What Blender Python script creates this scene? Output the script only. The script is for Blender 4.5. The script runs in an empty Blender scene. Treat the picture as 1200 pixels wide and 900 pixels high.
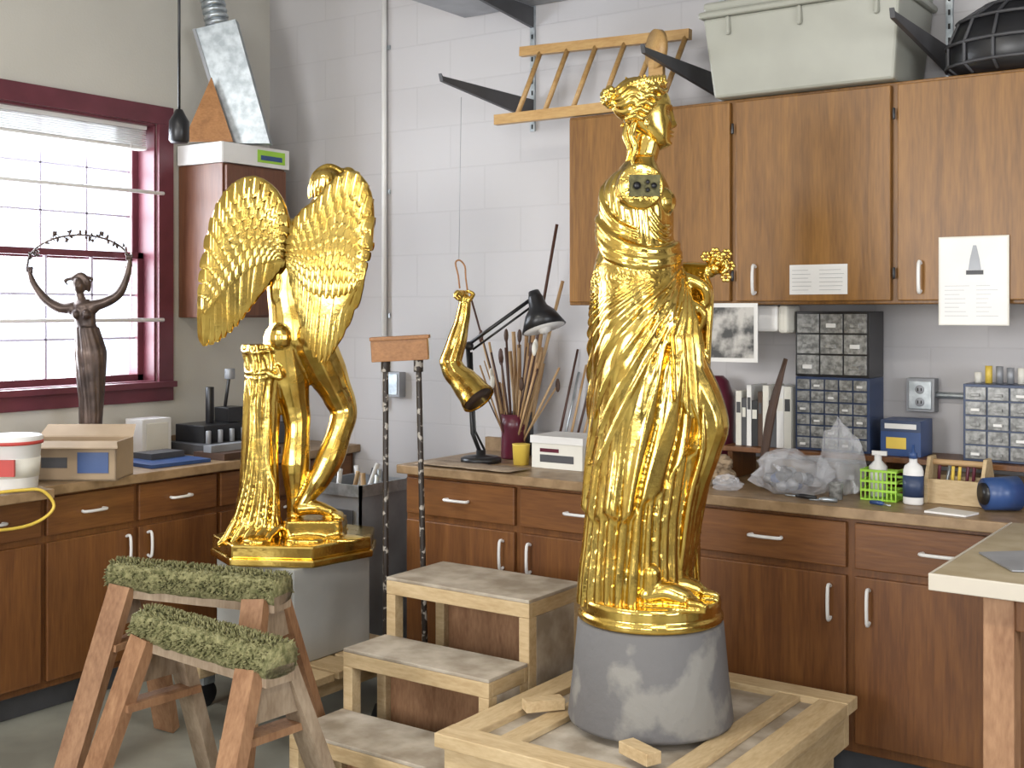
import bpy, bmesh, math, random
import numpy as np
from mathutils import Vector, Matrix, Euler, noise
random.seed(7)
SC=bpy.context.scene
CAM=(4.64,-4.41,1.53); YAW=math.radians(35)
cY,sY=math.cos(YAW),math.sin(YAW)
def W(l,d,z=0.0):
    """floor grid turned 35 deg to the room walls"""
    return Vector((CAM[0]-sY*d+cY*l, CAM[1]+cY*d+sY*l, z))
def FR(l,d,z,extra=0):
    return Matrix.Translation(W(l,d,z))@Matrix.Rotation(YAW+extra,4,'Z')
# ------------------------------------------------------------------ materials
def newmat(name):
    m=bpy.data.materials.new(name); m.use_nodes=True
    nt=m.node_tree; nt.nodes.clear()
    o=nt.nodes.new('ShaderNodeOutputMaterial'); p=nt.nodes.new('ShaderNodeBsdfPrincipled')
    nt.links.new(p.outputs[0],o.inputs[0]); return m,nt,p
def paint(name,c,rough=.5,metal=0,var=.12,ns=6,bump=0,bs=60,trans=0,emit=0,alpha=1,detail=4,c2=None,ramp=(.35,.65)):
    m,nt,p=newmat(name)
    tc=nt.nodes.new('ShaderNodeTexCoord'); n=nt.nodes.new('ShaderNodeTexNoise')
    n.inputs['Scale'].default_value=ns; n.inputs['Detail'].default_value=detail
    nt.links.new(tc.outputs['Object'],n.inputs['Vector'])
    r=nt.nodes.new('ShaderNodeValToRGB'); r.color_ramp.elements[0].position=ramp[0]; r.color_ramp.elements[1].position=ramp[1]
    if c2 is None: c2=tuple(min(1,x*(1+var)) for x in c); c1=tuple(x*(1-var) for x in c)
    else: c1=c
    r.color_ramp.elements[0].color=(*c1,1); r.color_ramp.elements[1].color=(*c2,1)
    nt.links.new(n.outputs[0],r.inputs[0]); nt.links.new(r.outputs[0],p.inputs['Base Color'])
    p.inputs['Roughness'].default_value=rough; p.inputs['Metallic'].default_value=metal
    if trans: p.inputs['Transmission Weight'].default_value=trans
    p.inputs['Alpha'].default_value=alpha
    if emit:
        p.inputs['Emission Color'].default_value=(*c,1); p.inputs['Emission Strength'].default_value=emit
    if bump:
        n2=nt.nodes.new('ShaderNodeTexNoise'); n2.inputs['Scale'].default_value=bs; n2.inputs['Detail'].default_value=3
        nt.links.new(tc.outputs['Object'],n2.inputs['Vector'])
        b=nt.nodes.new('ShaderNodeBump'); b.inputs['Strength'].default_value=bump; b.inputs['Distance'].default_value=.01
        nt.links.new(n2.outputs[0],b.inputs['Height']); nt.links.new(b.outputs[0],p.inputs['Normal'])
    return m
def wood(name,c1,c2,grain=(9,9,.7),rough=.4,bump=.05):
    m,nt,p=newmat(name)
    tc=nt.nodes.new('ShaderNodeTexCoord'); mp=nt.nodes.new('ShaderNodeMapping'); mp.inputs['Scale'].default_value=grain
    nt.links.new(tc.outputs['Object'],mp.inputs[0])
    n=nt.nodes.new('ShaderNodeTexNoise'); n.inputs['Scale'].default_value=1.6; n.inputs['Detail'].default_value=5; n.inputs['Distortion'].default_value=1.2
    n2=nt.nodes.new('ShaderNodeTexNoise'); n2.inputs['Scale'].default_value=14; n2.inputs['Detail'].default_value=4
    nt.links.new(mp.outputs[0],n.inputs['Vector']); nt.links.new(mp.outputs[0],n2.inputs['Vector'])
    mx=nt.nodes.new('ShaderNodeMath'); mx.operation='MULTIPLY_ADD'; mx.inputs[1].default_value=.45
    nt.links.new(n2.outputs[0],mx.inputs[0]); 
    m2=nt.nodes.new('ShaderNodeMath'); m2.operation='MULTIPLY'; m2.inputs[1].default_value=.6
    nt.links.new(n.outputs[0],m2.inputs[0]); nt.links.new(m2.outputs[0],mx.inputs[2])
    r=nt.nodes.new('ShaderNodeValToRGB'); r.color_ramp.elements[0].position=.38; r.color_ramp.elements[1].position=.68
    r.color_ramp.elements[0].color=(*c1,1); r.color_ramp.elements[1].color=(*c2,1)
    nt.links.new(mx.outputs[0],r.inputs[0]); nt.links.new(r.outputs[0],p.inputs['Base Color'])
    p.inputs['Roughness'].default_value=rough
    b=nt.nodes.new('ShaderNodeBump'); b.inputs['Strength'].default_value=bump*4; b.inputs['Distance'].default_value=.004
    nt.links.new(mx.outputs[0],b.inputs['Height']); nt.links.new(b.outputs[0],p.inputs['Normal'])
    return m
def gold(name):
    m,nt,p=newmat(name)
    tc=nt.nodes.new('ShaderNodeTexCoord'); n=nt.nodes.new('ShaderNodeTexNoise'); n.inputs['Scale'].default_value=11; n.inputs['Detail'].default_value=5
    nt.links.new(tc.outputs['Object'],n.inputs['Vector'])
    r=nt.nodes.new('ShaderNodeValToRGB'); r.color_ramp.elements[0].color=(.56,.36,.075,1); r.color_ramp.elements[1].color=(.86,.62,.17,1)
    r.color_ramp.elements[0].position=.36; r.color_ramp.elements[1].position=.62
    nt.links.new(n.outputs[0],r.inputs[0]); nt.links.new(r.outputs[0],p.inputs['Base Color'])
    q=nt.nodes.new('ShaderNodeMapRange'); q.inputs['From Min'].default_value=.3; q.inputs['From Max'].default_value=.7; q.inputs['To Min'].default_value=.30; q.inputs['To Max'].default_value=.13
    nt.links.new(n.outputs[0],q.inputs['Value']); nt.links.new(q.outputs[0],p.inputs['Roughness'])
    p.inputs['Metallic'].default_value=1
    n2=nt.nodes.new('ShaderNodeTexNoise'); n2.inputs['Scale'].default_value=55; nt.links.new(tc.outputs['Object'],n2.inputs['Vector'])
    b=nt.nodes.new('ShaderNodeBump'); b.inputs['Strength'].default_value=.06; b.inputs['Distance'].default_value=.01
    nt.links.new(n2.outputs[0],b.inputs['Height']); nt.links.new(b.outputs[0],p.inputs['Normal'])
    return m
def blockwall(name):
    m,nt,p=newmat(name)
    sp=nt.nodes.new('ShaderNodeSeparateXYZ'); cb=nt.nodes.new('ShaderNodeCombineXYZ')
    geo=nt.nodes.new('ShaderNodeNewGeometry')
    nt.links.new(geo.outputs['Position'],sp.inputs[0]); nt.links.new(sp.outputs[0],cb.inputs[0]); nt.links.new(sp.outputs[2],cb.inputs[1])
    br=nt.nodes.new('ShaderNodeTexBrick'); br.inputs['Scale'].default_value=1
    br.inputs['Brick Width'].default_value=.4; br.inputs['Row Height'].default_value=.2; br.inputs['Mortar Size'].default_value=.005; br.inputs['Mortar Smooth'].default_value=.7
    br.inputs['Color1'].default_value=(.505,.49,.495,1); br.inputs['Color2'].default_value=(.49,.475,.48,1); br.inputs['Mortar'].default_value=(.465,.45,.455,1)
    nt.links.new(cb.outputs[0],br.inputs['Vector']); nt.links.new(br.outputs['Color'],p.inputs['Base Color'])
    p.inputs['Roughness'].default_value=.6
    b=nt.nodes.new('ShaderNodeBump'); b.invert=True; b.inputs['Strength'].default_value=.12; b.inputs['Distance'].default_value=.01
    n=nt.nodes.new('ShaderNodeTexNoise'); n.inputs['Scale'].default_value=70; nt.links.new(geo.outputs['Position'],n.inputs['Vector'])
    ad=nt.nodes.new('ShaderNodeMath'); ad.operation='MULTIPLY_ADD'; ad.inputs[1].default_value=.3
    nt.links.new(n.outputs[0],ad.inputs[0]); nt.links.new(br.outputs['Fac'],ad.inputs[2])
    nt.links.new(ad.outputs[0],b.inputs['Height']); nt.links.new(b.outputs[0],p.inputs['Normal'])
    return m
GOLD=gold('gold_leaf')
OAK_V=wood('oak_upper',(.150,.064,.012),(.275,.127,.026))
OAK_L=wood('oak_lower',(.115,.042,.013),(.200,.080,.022))
OAK_LH=wood('oak_lower_h',(.115,.042,.013),(.200,.080,.022),grain=(.8,.8,9))
OAK_D=wood('oak_dark',(.10,.036,.018),(.16,.062,.030))
PINE=wood('pine',(.44,.31,.16),(.60,.46,.27),grain=(2,9,9),rough=.6)
PINEY=wood('pine_y',(.44,.31,.16),(.60,.46,.27),grain=(9,2,9),rough=.6)
PLY=paint('ply_dusty',(.28,.23,.17),.7,c2=(.50,.44,.36),ns=9,bump=.1)
REDW=wood('cedar',(.22,.105,.05),(.38,.21,.11),grain=(7,7,2),rough=.55)
GREYW=wood('weathered',(.24,.17,.11),(.40,.31,.22),grain=(7,7,2),rough=.7)
TOP=paint('counter_laminate',(.22,.14,.07),.4,c2=(.33,.22,.12),ns=20)
TOPB=paint('table_top',(.34,.27,.16),.5,c2=(.42,.35,.23),ns=12)
EDGE=paint('table_edge',(.52,.47,.39),.5,var=.05)
WHITE=paint('white_paint',(.72,.71,.69),.4,var=.04)
CREAM=paint('paper',(.68,.66,.59),.7,var=.04)
LAV=paint('muntin_white',(.55,.52,.64),.4,var=.03)
RED=paint('maroon_paint',(.125,.030,.042),.4,var=.15)
LRED=paint('label_red',(.45,.05,.04),.5,var=.1)
WALLL=paint('wall_paint',(.55,.53,.475),.7,var=.03,ns=2,bump=.08,bs=90)
WALLD=paint('unseen_wall_darkened',(.13,.11,.085),.7,var=.15,ns=2)  # walls out of view, darkened to put dark reflections into the gold
CEIL=paint('ceiling_paint',(.42,.41,.38),.8,var=.04)
BLOCK=blockwall('painted_block')
CONC=paint('concrete',(.20,.20,.17),.5,c2=(.32,.32,.27),ns=3,detail=8)
PLAST=paint('plaster_grey',(.135,.13,.13),.7,c2=(.23,.22,.20),ns=4.5,detail=9,ramp=(.52,.58),bump=.35,bs=25)
PED=paint('pedestal_grey',(.40,.41,.40),.6,var=.06)
BLACK=paint('black_metal',(.012,.012,.014),.35,var=.2)
DGREY=paint('dark_grey',(.06,.06,.065),.5,var=.2)
STEEL=paint('galvanised',(.36,.40,.43),.38,metal=.8,c2=(.56,.61,.64),ns=25)
GREYM=paint('grey_metal',(.30,.31,.33),.45,metal=.3,var=.15)
BRONZE=paint('bronze',(.045,.032,.028),.38,metal=.55,c2=(.11,.075,.06),ns=12)
MOSS=paint('carpet_green',(.12,.12,.045),.95,c2=(.29,.27,.13),ns=55,bump=1,bs=90)
CARD=paint('cardboard',(.34,.25,.16),.8,var=.08)
BLUE=paint('blue_plastic',(.03,.07,.20),.35,var=.1)
NAVY=paint('navy_plastic',(.03,.05,.11),.4,var=.1)
CLEAR=paint('clear_drawer',(.24,.24,.23),.2,var=.4,ns=60)
TOTE=paint('tote_plastic',(.34,.34,.29),.4,var=.04)
BAG=paint('plastic_bag',(.80,.81,.85),.05,var=.05,ns=18,alpha=.28)
YEL=paint('yellow_plastic',(.70,.50,.08),.4,var=.1)
GREEN=paint('green_plastic',(.32,.58,.05),.35,var=.1)
PURP=paint('maroon_can',(.10,.015,.03),.3,var=.2)
STICK=paint('stick_wood',(.35,.2,.09),.6,c2=(.55,.38,.2),ns=4)
DSTICK=paint('dark_stick',(.07,.03,.02),.5)
PIPEM=paint('splattered_pipe',(.03,.022,.018),.5,c2=(.4,.37,.33),ns=35,ramp=(.56,.6))
BROWN=paint('leather_brown',(.07,.035,.02),.6)
ORNG=wood('orange_wood',(.26,.11,.03),(.42,.19,.06),grain=(2,9,9))
SOCK=paint('socket_brass_dark',(.10,.09,.04),.45,metal=.6,var=.35,ns=60)
# ------------------------------------------------------------------ mesh builder
class B:
    def __init__(s,M=None): s.v=[];s.f=[];s.mi=[];s.sm=[];s.mats=[];s.M=M or Matrix()
    def add(s,vs,fs,mat,smooth=False):
        b=len(s.v); s.v+=[tuple(s.M@Vector(v)) for v in vs]
        if mat not in s.mats: s.mats.append(mat)
        k=s.mats.index(mat)
        for f in fs: s.f.append(tuple(i+b for i in f)); s.mi.append(k); s.sm.append(smooth)
    def box(s,x0,x1,y0,y1,z0,z1,mat):
        vs=[(x,y,z) for z in(z0,z1) for y in(y0,y1) for x in(x0,x1)]
        s.add(vs,[(0,2,3,1),(4,5,7,6),(0,1,5,4),(2,6,7,3),(0,4,6,2),(1,3,7,5)],mat)
    def obox(s,c,size,mat,rot=(0,0,0)):
        R=Euler(rot).to_matrix(); a,b,h=[q/2 for q in size]; vs=[]
        for z in(-h,h):
            for y in(-b,b):
                for x in(-a,a): vs.append(R@Vector((x,y,z))+Vector(c))
        s.add(vs,[(0,2,3,1),(4,5,7,6),(0,1,5,4),(2,6,7,3),(0,4,6,2),(1,3,7,5)],mat)
    def beam(s,p,q,w,h,mat,up=(0,0,1)):
        p=Vector(p);q=Vector(q);d=(q-p).normalized();u=Vector(up); x=d.cross(u)
        if x.length<1e-3: x=d.cross(Vector((1,0,0)))
        x.normalize(); u=x.cross(d)
        vs=[]
        for e in(p,q):
            for a,b in((-1,-1),(1,-1),(1,1),(-1,1)): vs.append(e+x*a*w/2+u*b*h/2)
        s.add(vs,[(0,1,2,3),(7,6,5,4),(0,4,5,1),(1,5,6,2),(2,6,7,3),(3,7,4,0)],mat)
    def tube(s,pts,r,mat,n=10,flat=1.0,res=0,up=(0,0,1),caps=True):
        pts=[Vector(p) for p in pts]; k=len(pts)
        rs=list(r) if hasattr(r,'__len__') else [r]*k
        if res:
            P=[];Q=[]
            for i in range(k-1):
                p0=pts[max(i-1,0)];p1=pts[i];p2=pts[i+1];p3=pts[min(i+2,k-1)]
                for j in range(res):
                    t=j/res
                    P.append(.5*((2*p1)+(p2-p0)*t+(2*p0-5*p1+4*p2-p3)*t*t+(3*p1-p0-3*p2+p3)*t**3)); tt=t*t*(3-2*t)
                    Q.append(rs[i]*(1-tt)+rs[i+1]*tt)
            P.append(pts[-1]);Q.append(rs[-1]); pts,rs=P,Q; k=len(pts)
        vs=[];x=None
        for i in range(k):
            d=(pts[min(i+1,k-1)]-pts[max(i-1,0)])
            if d.length<1e-9: d=Vector((0,0,1))
            d.normalize()
            if x is None:
                x=d.cross(Vector(up)); 
                if x.length<.05: x=d.cross(Vector((0,1,0)))
            x=(x-d*x.dot(d)).normalized(); y=d.cross(x)
            for j in range(n):
                a=2*math.pi*j/n; vs.append(pts[i]+(x*math.cos(a)+y*math.sin(a)*flat)*rs[i])
        fs=[(i*n+j,i*n+(j+1)%n,(i+1)*n+(j+1)%n,(i+1)*n+j) for i in range(k-1) for j in range(n)]
        if caps: fs+=[tuple(range(n))[::-1],tuple((k-1)*n+j for j in range(n))]
        s.add(vs,fs,mat,True)
    def limb(s,pts,r,mat,**kw):
        s.tube(pts,r,mat,res=5,n=14,**kw); 
        for p,q in((pts[0],r[0]),(pts[-1],r[-1])): s.ell(p,(q,q,q),mat)
    def cyl(s,p,q,r,mat,r2=None,n=20): 
        s.tube([p,q],[r,r if r2 is None else r2],mat,n=n)
    def ell(s,c,rad,mat,rot=(0,0,0),n=14,m=9):
        R=Euler(rot).to_matrix(); c=Vector(c); vs=[c+R@Vector((0,0,-rad[2]))]
        for i in range(1,m):
            ph=-math.pi/2+math.pi*i/m
            for j in range(n):
                a=2*math.pi*j/n; vs.append(c+R@Vector((rad[0]*math.cos(ph)*math.cos(a),rad[1]*math.cos(ph)*math.sin(a),rad[2]*math.sin(ph))))
        vs.append(c+R@Vector((0,0,rad[2]))); L=len(vs)-1
        fs=[(0,1+(j+1)%n,1+j) for j in range(n)]
        fs+=[(1+i*n+j,1+i*n+(j+1)%n,1+(i+1)*n+(j+1)%n,1+(i+1)*n+j) for i in range(m-2) for j in range(n)]
        fs+=[(1+(m-2)*n+j,1+(m-2)*n+(j+1)%n,L) for j in range(n)]
        s.add(vs,fs,mat,True)
    def lathe(s,c,prof,mat,n=32,smooth=True,sx=1,sy=1):
        c=Vector(c); vs=[]
        for r,z in prof:
            for j in range(n):
                a=2*math.pi*j/n; vs.append(c+Vector((r*sx*math.cos(a),r*sy*math.sin(a),z)))
        k=len(prof)
        fs=[(i*n+j,i*n+(j+1)%n,(i+1)*n+(j+1)%n,(i+1)*n+j) for i in range(k-1) for j in range(n)]
        fs+=[tuple(range(n))[::-1],tuple((k-1)*n+j for j in range(n))]
        s.add(vs,fs,mat,smooth)
    def prism(s,pts,th,mat):
        pts=[Vector(p) for p in pts]; th=Vector(th); n=len(pts)
        s.add(pts+[p+th for p in pts],[tuple(range(n))[::-1],tuple(range(n,2*n))]+[(i,(i+1)%n,n+(i+1)%n,n+i) for i in range(n)],mat)
    def sheet(s,grid,mat,smooth=True):
        a=len(grid);b=len(grid[0]); vs=[p for row in grid for p in row]
        s.add(vs,[(i*b+j,i*b+j+1,(i+1)*b+j+1,(i+1)*b+j) for i in range(a-1) for j in range(b-1)],mat,smooth)
    def slab(s,front,back,mat):
        a=len(front);b=len(front[0]); vs=[p for r in front for p in r]+[p for r in back for p in r]; o=a*b
        fs=[(i*b+j,i*b+j+1,(i+1)*b+j+1,(i+1)*b+j) for i in range(a-1) for j in range(b-1)]
        fs+=[tuple(o+q for q in f[::-1]) for f in fs]
        ring=[(0,j) for j in range(b)]+[(i,b-1) for i in range(1,a)]+[(a-1,j) for j in range(b-2,-1,-1)]+[(i,0) for i in range(a-2,0,-1)]
        R=[i*b+j for i,j in ring]; k=len(R)
        fs+=[(R[(q+1)%k],R[q],R[q]+o,R[(q+1)%k]+o) for q in range(k)]
        s.add(vs,fs,mat,True)
    def loft(s,surf,z0,z1,nz,nth,mat):
        vs=[surf(2*math.pi*j/nth,z0+(z1-z0)*i/(nz-1)) for i in range(nz) for j in range(nth)]
        fs=[(i*nth+j,i*nth+(j+1)%nth,(i+1)*nth+(j+1)%nth,(i+1)*nth+j) for i in range(nz-1) for j in range(nth)]
        fs+=[tuple(range(nth))[::-1],tuple((nz-1)*nth+j for j in range(nth))]
        s.add(vs,fs,mat,True)
    def done(s,name,bevel=0,remesh=0,sm=0,parent=None,solid=0,recalc=True):
        me=bpy.data.meshes.new(name)
        V=np.array(s.v); lo=V.min(0);hi=V.max(0); org=Vector(((lo[0]+hi[0])/2,(lo[1]+hi[1])/2,lo[2]))
        if parent is not None: org=Vector(parent.location)
        me.from_pydata([tuple(Vector(v)-org) for v in s.v],[],s.f)
        for m in s.mats: me.materials.append(m)
        me.polygons.foreach_set('material_index',s.mi); me.polygons.foreach_set('use_smooth',s.sm)
        if recalc:
            bm=bmesh.new(); bm.from_mesh(me); bmesh.ops.recalc_face_normals(bm,faces=bm.faces); bm.to_mesh(me); bm.free()
        ob=bpy.data.objects.new(name,me); SC.collection.objects.link(ob); 
        if parent is None: ob.location=org
        else: ob.parent=parent
        if remesh:
            mo=ob.modifiers.new('r','REMESH'); mo.mode='VOXEL'; mo.voxel_size=remesh; mo.use_smooth_shade=True
            if sm: mo=ob.modifiers.new('s','SMOOTH'); mo.factor=.5; mo.iterations=sm
            bpy.context.view_layer.update()
            ev=ob.evaluated_get(bpy.context.evaluated_depsgraph_get()); nm=bpy.data.meshes.new_from_object(ev)
            ob.modifiers.clear(); ob.data=nm; nm.materials.clear(); nm.materials.append(s.mats[0])
            nm.polygons.foreach_set('use_smooth',[True]*len(nm.polygons)); nm.polygons.foreach_set('material_index',[0]*len(nm.polygons))
        if solid: mo=ob.modifiers.new('so','SOLIDIFY'); mo.thickness=solid
        if bevel:
            mo=ob.modifiers.new('b','BEVEL'); mo.width=bevel; mo.segments=2; mo.limit_method='ANGLE'; mo.angle_limit=math.radians(50)
        return ob
def empty(name,loc):
    e=bpy.data.objects.new(name,None); e.location=loc; SC.collection.objects.link(e); return e
# ------------------------------------------------------------------ room
RX,RY,RZ=6.8,-6.6,3.4
b=B(); b.box(-.2,RX+.2,RY-.2,.2,-.1,0,CONC); b.done('floor')
b=B(); b.box(-.2,RX+.2,RY-.2,.2,RZ,RZ+.1,CEIL); b.done('ceiling')
b=B(); b.box(-.2,RX+.2,0,.2,0,RZ,BLOCK); b.done('wall_back')
wy0,wy1,wz0,wz1=-2.02,-.73,1.19,2.42
b=B(); b.box(-.2,0,RY,wy0,0,RZ,WALLL); b.box(-.2,0,wy1,0,0,RZ,WALLL); b.box(-.2,0,wy0,wy1,0,wz0,WALLL); b.box(-.2,0,wy0,wy1,wz1,RZ,WALLL); b.done('wall_left')
b=B(); b.box(RX,RX+.2,RY,-4.2,0,RZ,WALLD); b.box(RX,RX+.2,-1.6,0,0,RZ,WALLD); b.box(RX,RX+.2,-4.2,-1.6,0,.9,WALLD); b.box(RX,RX+.2,-4.2,-1.6,2.6,RZ,WALLD); b.done('wall_right')
b=B(); b.box(-.2,1.0,RY-.2,RY,0,RZ,WALLD); b.box(3.0,4.4,RY-.2,RY,0,RZ,WALLD); b.box(6.0,RX+.2,RY-.2,RY,0,RZ,WALLD)
b.box(1.0,3.0,RY-.2,RY,0,.9,WALLD); b.box(4.4,6.0,RY-.2,RY,0,.9,WALLD); b.box(1.0,3.0,RY-.2,RY,2.7,RZ,WALLD); b.box(4.4,6.0,RY-.2,RY,2.7,RZ,WALLD)
b.done('wall_front')
b=B()
cw=.085
b.box(0,.022,wy0-cw,wy1+cw,wz1,wz1+cw,RED); b.box(0,.022,wy0-cw,wy1+cw,wz0-cw,wz0,RED)
b.box(0,.022,wy0-cw,wy0,wz0,wz1,RED); b.box(0,.022,wy1,wy1+cw,wz0,wz1,RED)
b.box(0,.05,wy0-cw,wy1+cw,wz0-.02,wz0+.008,RED)
b.box(-.19,0,wy1-.012,wy1,wz0,wz1,RED); b.box(-.19,0,wy0,wy0+.012,wz0,wz1,RED); b.box(-.19,0,wy0,wy1,wz1-.012,wz1,RED); b.box(-.19,0,wy0,wy1,wz0,wz0+.012,RED)
mz=1.79
for (za,zb,xo) in((wz0+.012,mz+.02,-.10),(mz-.02,wz1-.012,-.14)):
    b.box(xo-.02,xo+.02,wy0+.012,wy0+.045,za,zb,RED); b.box(xo-.02,xo+.02,wy1-.045,wy1-.012,za,zb,RED)
    b.box(xo-.02,xo+.02,wy0,wy1,za,za+.03,RED); b.box(xo-.02,xo+.02,wy0,wy1,zb-.03,zb,RED)
    for i in range(1,5):
        y=wy0+.05+(wy1-wy0-.1)*i/5; b.box(xo-.008,xo+.008,y-.006,y+.006,za,zb,LAV)
    for i in range(1,3):
        z=za+(zb-za)*i/3; b.box(xo-.008,xo+.008,wy0+.05,wy1-.05,z-.005,z+.005,LAV)
for z in (1.49,2.09): b.cyl((-.03,wy0,z),(.03,wy1+.02,z),.009,WHITE,n=8)
for i in range(9): b.box(-.085,-.035,wy0+.03,wy1-.03,wz1-.03-i*.010,wz1-.026-i*.010,WHITE)
b.box(-.09,-.03,wy0+.03,wy1-.03,wz1-.028,wz1-.005,WHITE); b.box(-.09,-.03,wy0+.03,wy1-.03,wz1-.125,wz1-.112,WHITE)
b.cyl((-.03,wy1-.12,wz1-.1),(-.03,wy1-.12,wz0+.25),.003,WHITE,n=6)
b.done('window_1',bevel=.002)
# ------------------------------------------------------------------ cabinets
def pull(b,p,axis,L,out,mat=WHITE):
    p=Vector(p);a=Vector(axis);o=Vector(out)
    b.tube([p-a*L/2,p-a*L/2+o*.028,p+a*L/2+o*.028,p+a*L/2],[.006]*4,mat,n=8,res=4)
b=B(); xs=[2.07,2.79,3.38,3.97,4.56]
b.box(2.07,4.56,-.335,-.002,1.555,2.31,OAK_V)
for i in range(4):
    b.box(xs[i]+.012,xs[i+1]-.012,-.357,-.335,1.567,2.298,OAK_V)
for x in(2.88,3.47,4.05): pull(b,(x,-.357,1.645),(0,0,1),.09,(0,-1,0))
for x in(2.79,3.38):
    for z in(1.66,2.2): b.cyl((x,-.358,z-.02),(x,-.358,z+.02),.005,BLACK,n=8)
b.done('upper_cabinet',bevel=.004)
b=B(); b.box(1.44,RX-.05,-.60,-.002,.10,.862,OAK_L); b.box(1.46,RX-.05,-.54,-.002,0,.10,DGREY)
b.box(1.42,RX-.05,-.645,-.002,.863,.899,TOP)
xs=[1.44,2.01,2.58,2.75,3.32,3.89,4.46,5.03]
for i in range(len(xs)-1):
    a,c=xs[i]+.014,xs[i+1]-.014
    if c-a<.2: continue
    b.box(a,c,-.62,-.60,.70,.848,OAK_LH); b.box(a,c,-.62,-.60,.135,.675,OAK_L)
    pull(b,((a+c)/2,-.62,.775),(1,0,0),.10,(0,-1,0))
    lx=c-.05 if i in(0,3,5) else a+.05
    pull(b,(lx,-.62,.585),(0,0,1),.10,(0,-1,0))
b.done('base_cabinet',bevel=.004)
b=B(); b.box(1.42,RX-.05,-.025,-.002,.9,.96,TOP); b.done('trim_1')
LZ=.875
b=B(); b.box(.002,.59,-3.2,-.002,.10,LZ-.04,OAK_L); b.box(.002,.53,-3.2,-.002,0,.10,DGREY)
b.box(.002,.64,-1.76,-.002,LZ-.038,LZ-.001,TOP); b.box(.002,.72,-3.2,-1.76,LZ-.036,LZ-.001,TOP)
ys=[-2.6,-2.17,-1.73,-1.31,-.88,-.44,-.03]
for i in range(6):
    a,c=ys[i]+.012,ys[i+1]-.012
    b.box(.59,.61,a,c,.68,.825,OAK_LH); b.box(.59,.61,a,c,.13,.655,OAK_L)
    pull(b,(.61,(a+c)/2,.755),(0,1,0),.09,(1,0,0)); ly=c-.04 if i%2==0 else a+.04
    pull(b,(.61,ly,.58),(0,0,1),.09,(1,0,0))
b.done('base_cabinet',bevel=.004)
b=B(); b.box(.002,.022,-3.2,-.002,LZ,LZ+.06,TOP); b.done('trim_2')
b=B(); b.box(.002,.315,-.6,-.2,1.50,2.23,OAK_D); b.box(.316,.335,-.59,-.21,1.51,2.22,OAK_D); pull(b,(.335,-.25,1.62),(0,0,1),.09,(1,0,0)); b.done('wall_cabinet',bevel=.003)
# ------------------------------------------------------------------ female statue
S=400.
def FX(px): return (px-758)/S
def FZ(py): return (722-py)/S
def tab(rows):
    rows=sorted(rows,key=lambda r:-r[0]); ys=np.array([r[0] for r in rows],float)[::-1]
    return ys,[np.array([r[k] for r in rows],float)[::-1] for k in range(1,len(rows[0]))]
rows=[(705,674,802,.165,.01),(670,677,799,.165,.01),(640,681,797,.16,.01),(600,685,797,.16,.01),(560,689,803,.16,.01),(520,692,811,.16,.01),(490,693,815,.16,.01),(450,694,813,.16,.01),
(400,695,808,.16,.01),(360,696,801,.155,.01),(330,697,796,.145,.01),(300,699,789,.13,.01),(280,702,784,.122,.01),(255,702,785,.124,.01),(235,701,784,.128,.01),(215,704,779,.125,.01),(203,713,771,.105,.01),(194,726,766,.07,.0),(184,736,763,.05,.0)]
yy,cols=tab(rows)
def lerp_s(y,k):
    return float(np.mean([np.interp(y+o,yy,cols[k]) for o in(-9,-4,0,4,9)]))
def crease(x,p=.6): return abs(math.sin(x))**p
def gs(x,c,w): return math.exp(-((x-c)/w)**2)
def sg(x): return 1/(1+math.exp(-max(-40,min(40,x))))
def fsurf(th,z,off=0,plain=False):
    y=722-z*S
    L,R,dp,cy=[lerp_s(y,k) for k in range(4)]
    tt=th if th<=math.pi else th-2*math.pi
    d=0
    if not plain:
        hem=600-85*sg((tt+1.2)*4)+5*math.sin(tt*9)
        up=sg((hem-y)/1.6); low=1-up
        n1=noise.noise(Vector((math.cos(th)*1.6,math.sin(th)*1.6,z*1.8)))
        n2=noise.noise(Vector((math.cos(th)*3.2,math.sin(th)*3.2,z*2.6+7)))
        s_=(-.30-tt)%(2*math.pi); dx=.155*s_; dy=max(.004,(y-296)/S)
        c=dx/(1-math.exp(-dy/.26))
        c=c+.030*n1+.012*n2
        A=.034*min(1,dy/.10)*max(.15,.55+1.5*n2)
        thigh=1-.80*gs(tt,-2.05,.45)*gs(y,400,85)
        dg=crease(c*math.pi/.074,.75)-.62; dg2=crease(c*math.pi/.031+1.5,.8)-.6
        pl=crease(14*th+1.4*n1,.7)-.6
        up2=up*sg((y-300)/6)
        d+=low*.020*pl+up2*(A*thigh*dg+.006*dg2*thigh*max(0,.5+2*n1))+up2*.013
        if 200<y<306: d+=.008*(crease(9*th+z*9+n1*2)-.6)*(1-.75*gs(tt,-.7,.5))
    d+=.022*gs(tt,-2.05,.55)*gs(y,400,85)
    a=(R-L)/2/S; 
    return Vector((FX((L+R)/2)+(a+d+off)*math.cos(th),cy+(dp+d+off)*math.sin(th),z))
FM=FR(.405,3.5,.635)
st=empty('gilded_goddess_statue',W(.405,3.5,.635))
b=B(FM)
b.loft(fsurf,FZ(706),FZ(184),300,320,GOLD)
def strand(path,r,off=.0):
    pts=[fsurf(t if t>=0 else t+2*math.pi,FZ(y),off,plain=True) for t,y in path]
    rr=[r*.4]+[r]*(len(pts)-2)+[r*.4]
    b.tube(pts,rr,GOLD,n=8,res=5)
def fp(px,py,y): return Vector((FX(px),y,FZ(py)))
for k in range(4):
    strand([(-3.5,250+k*6),(-3.0,258+k*7),(-2.5,274+k*8),(-2.0,288+k*7),(-1.5,295+k*6),(-1.0,294+k*5),(-.5,288+k*5),(.1,283+k*4)],.0135,.012-.002*(k%2))
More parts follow.
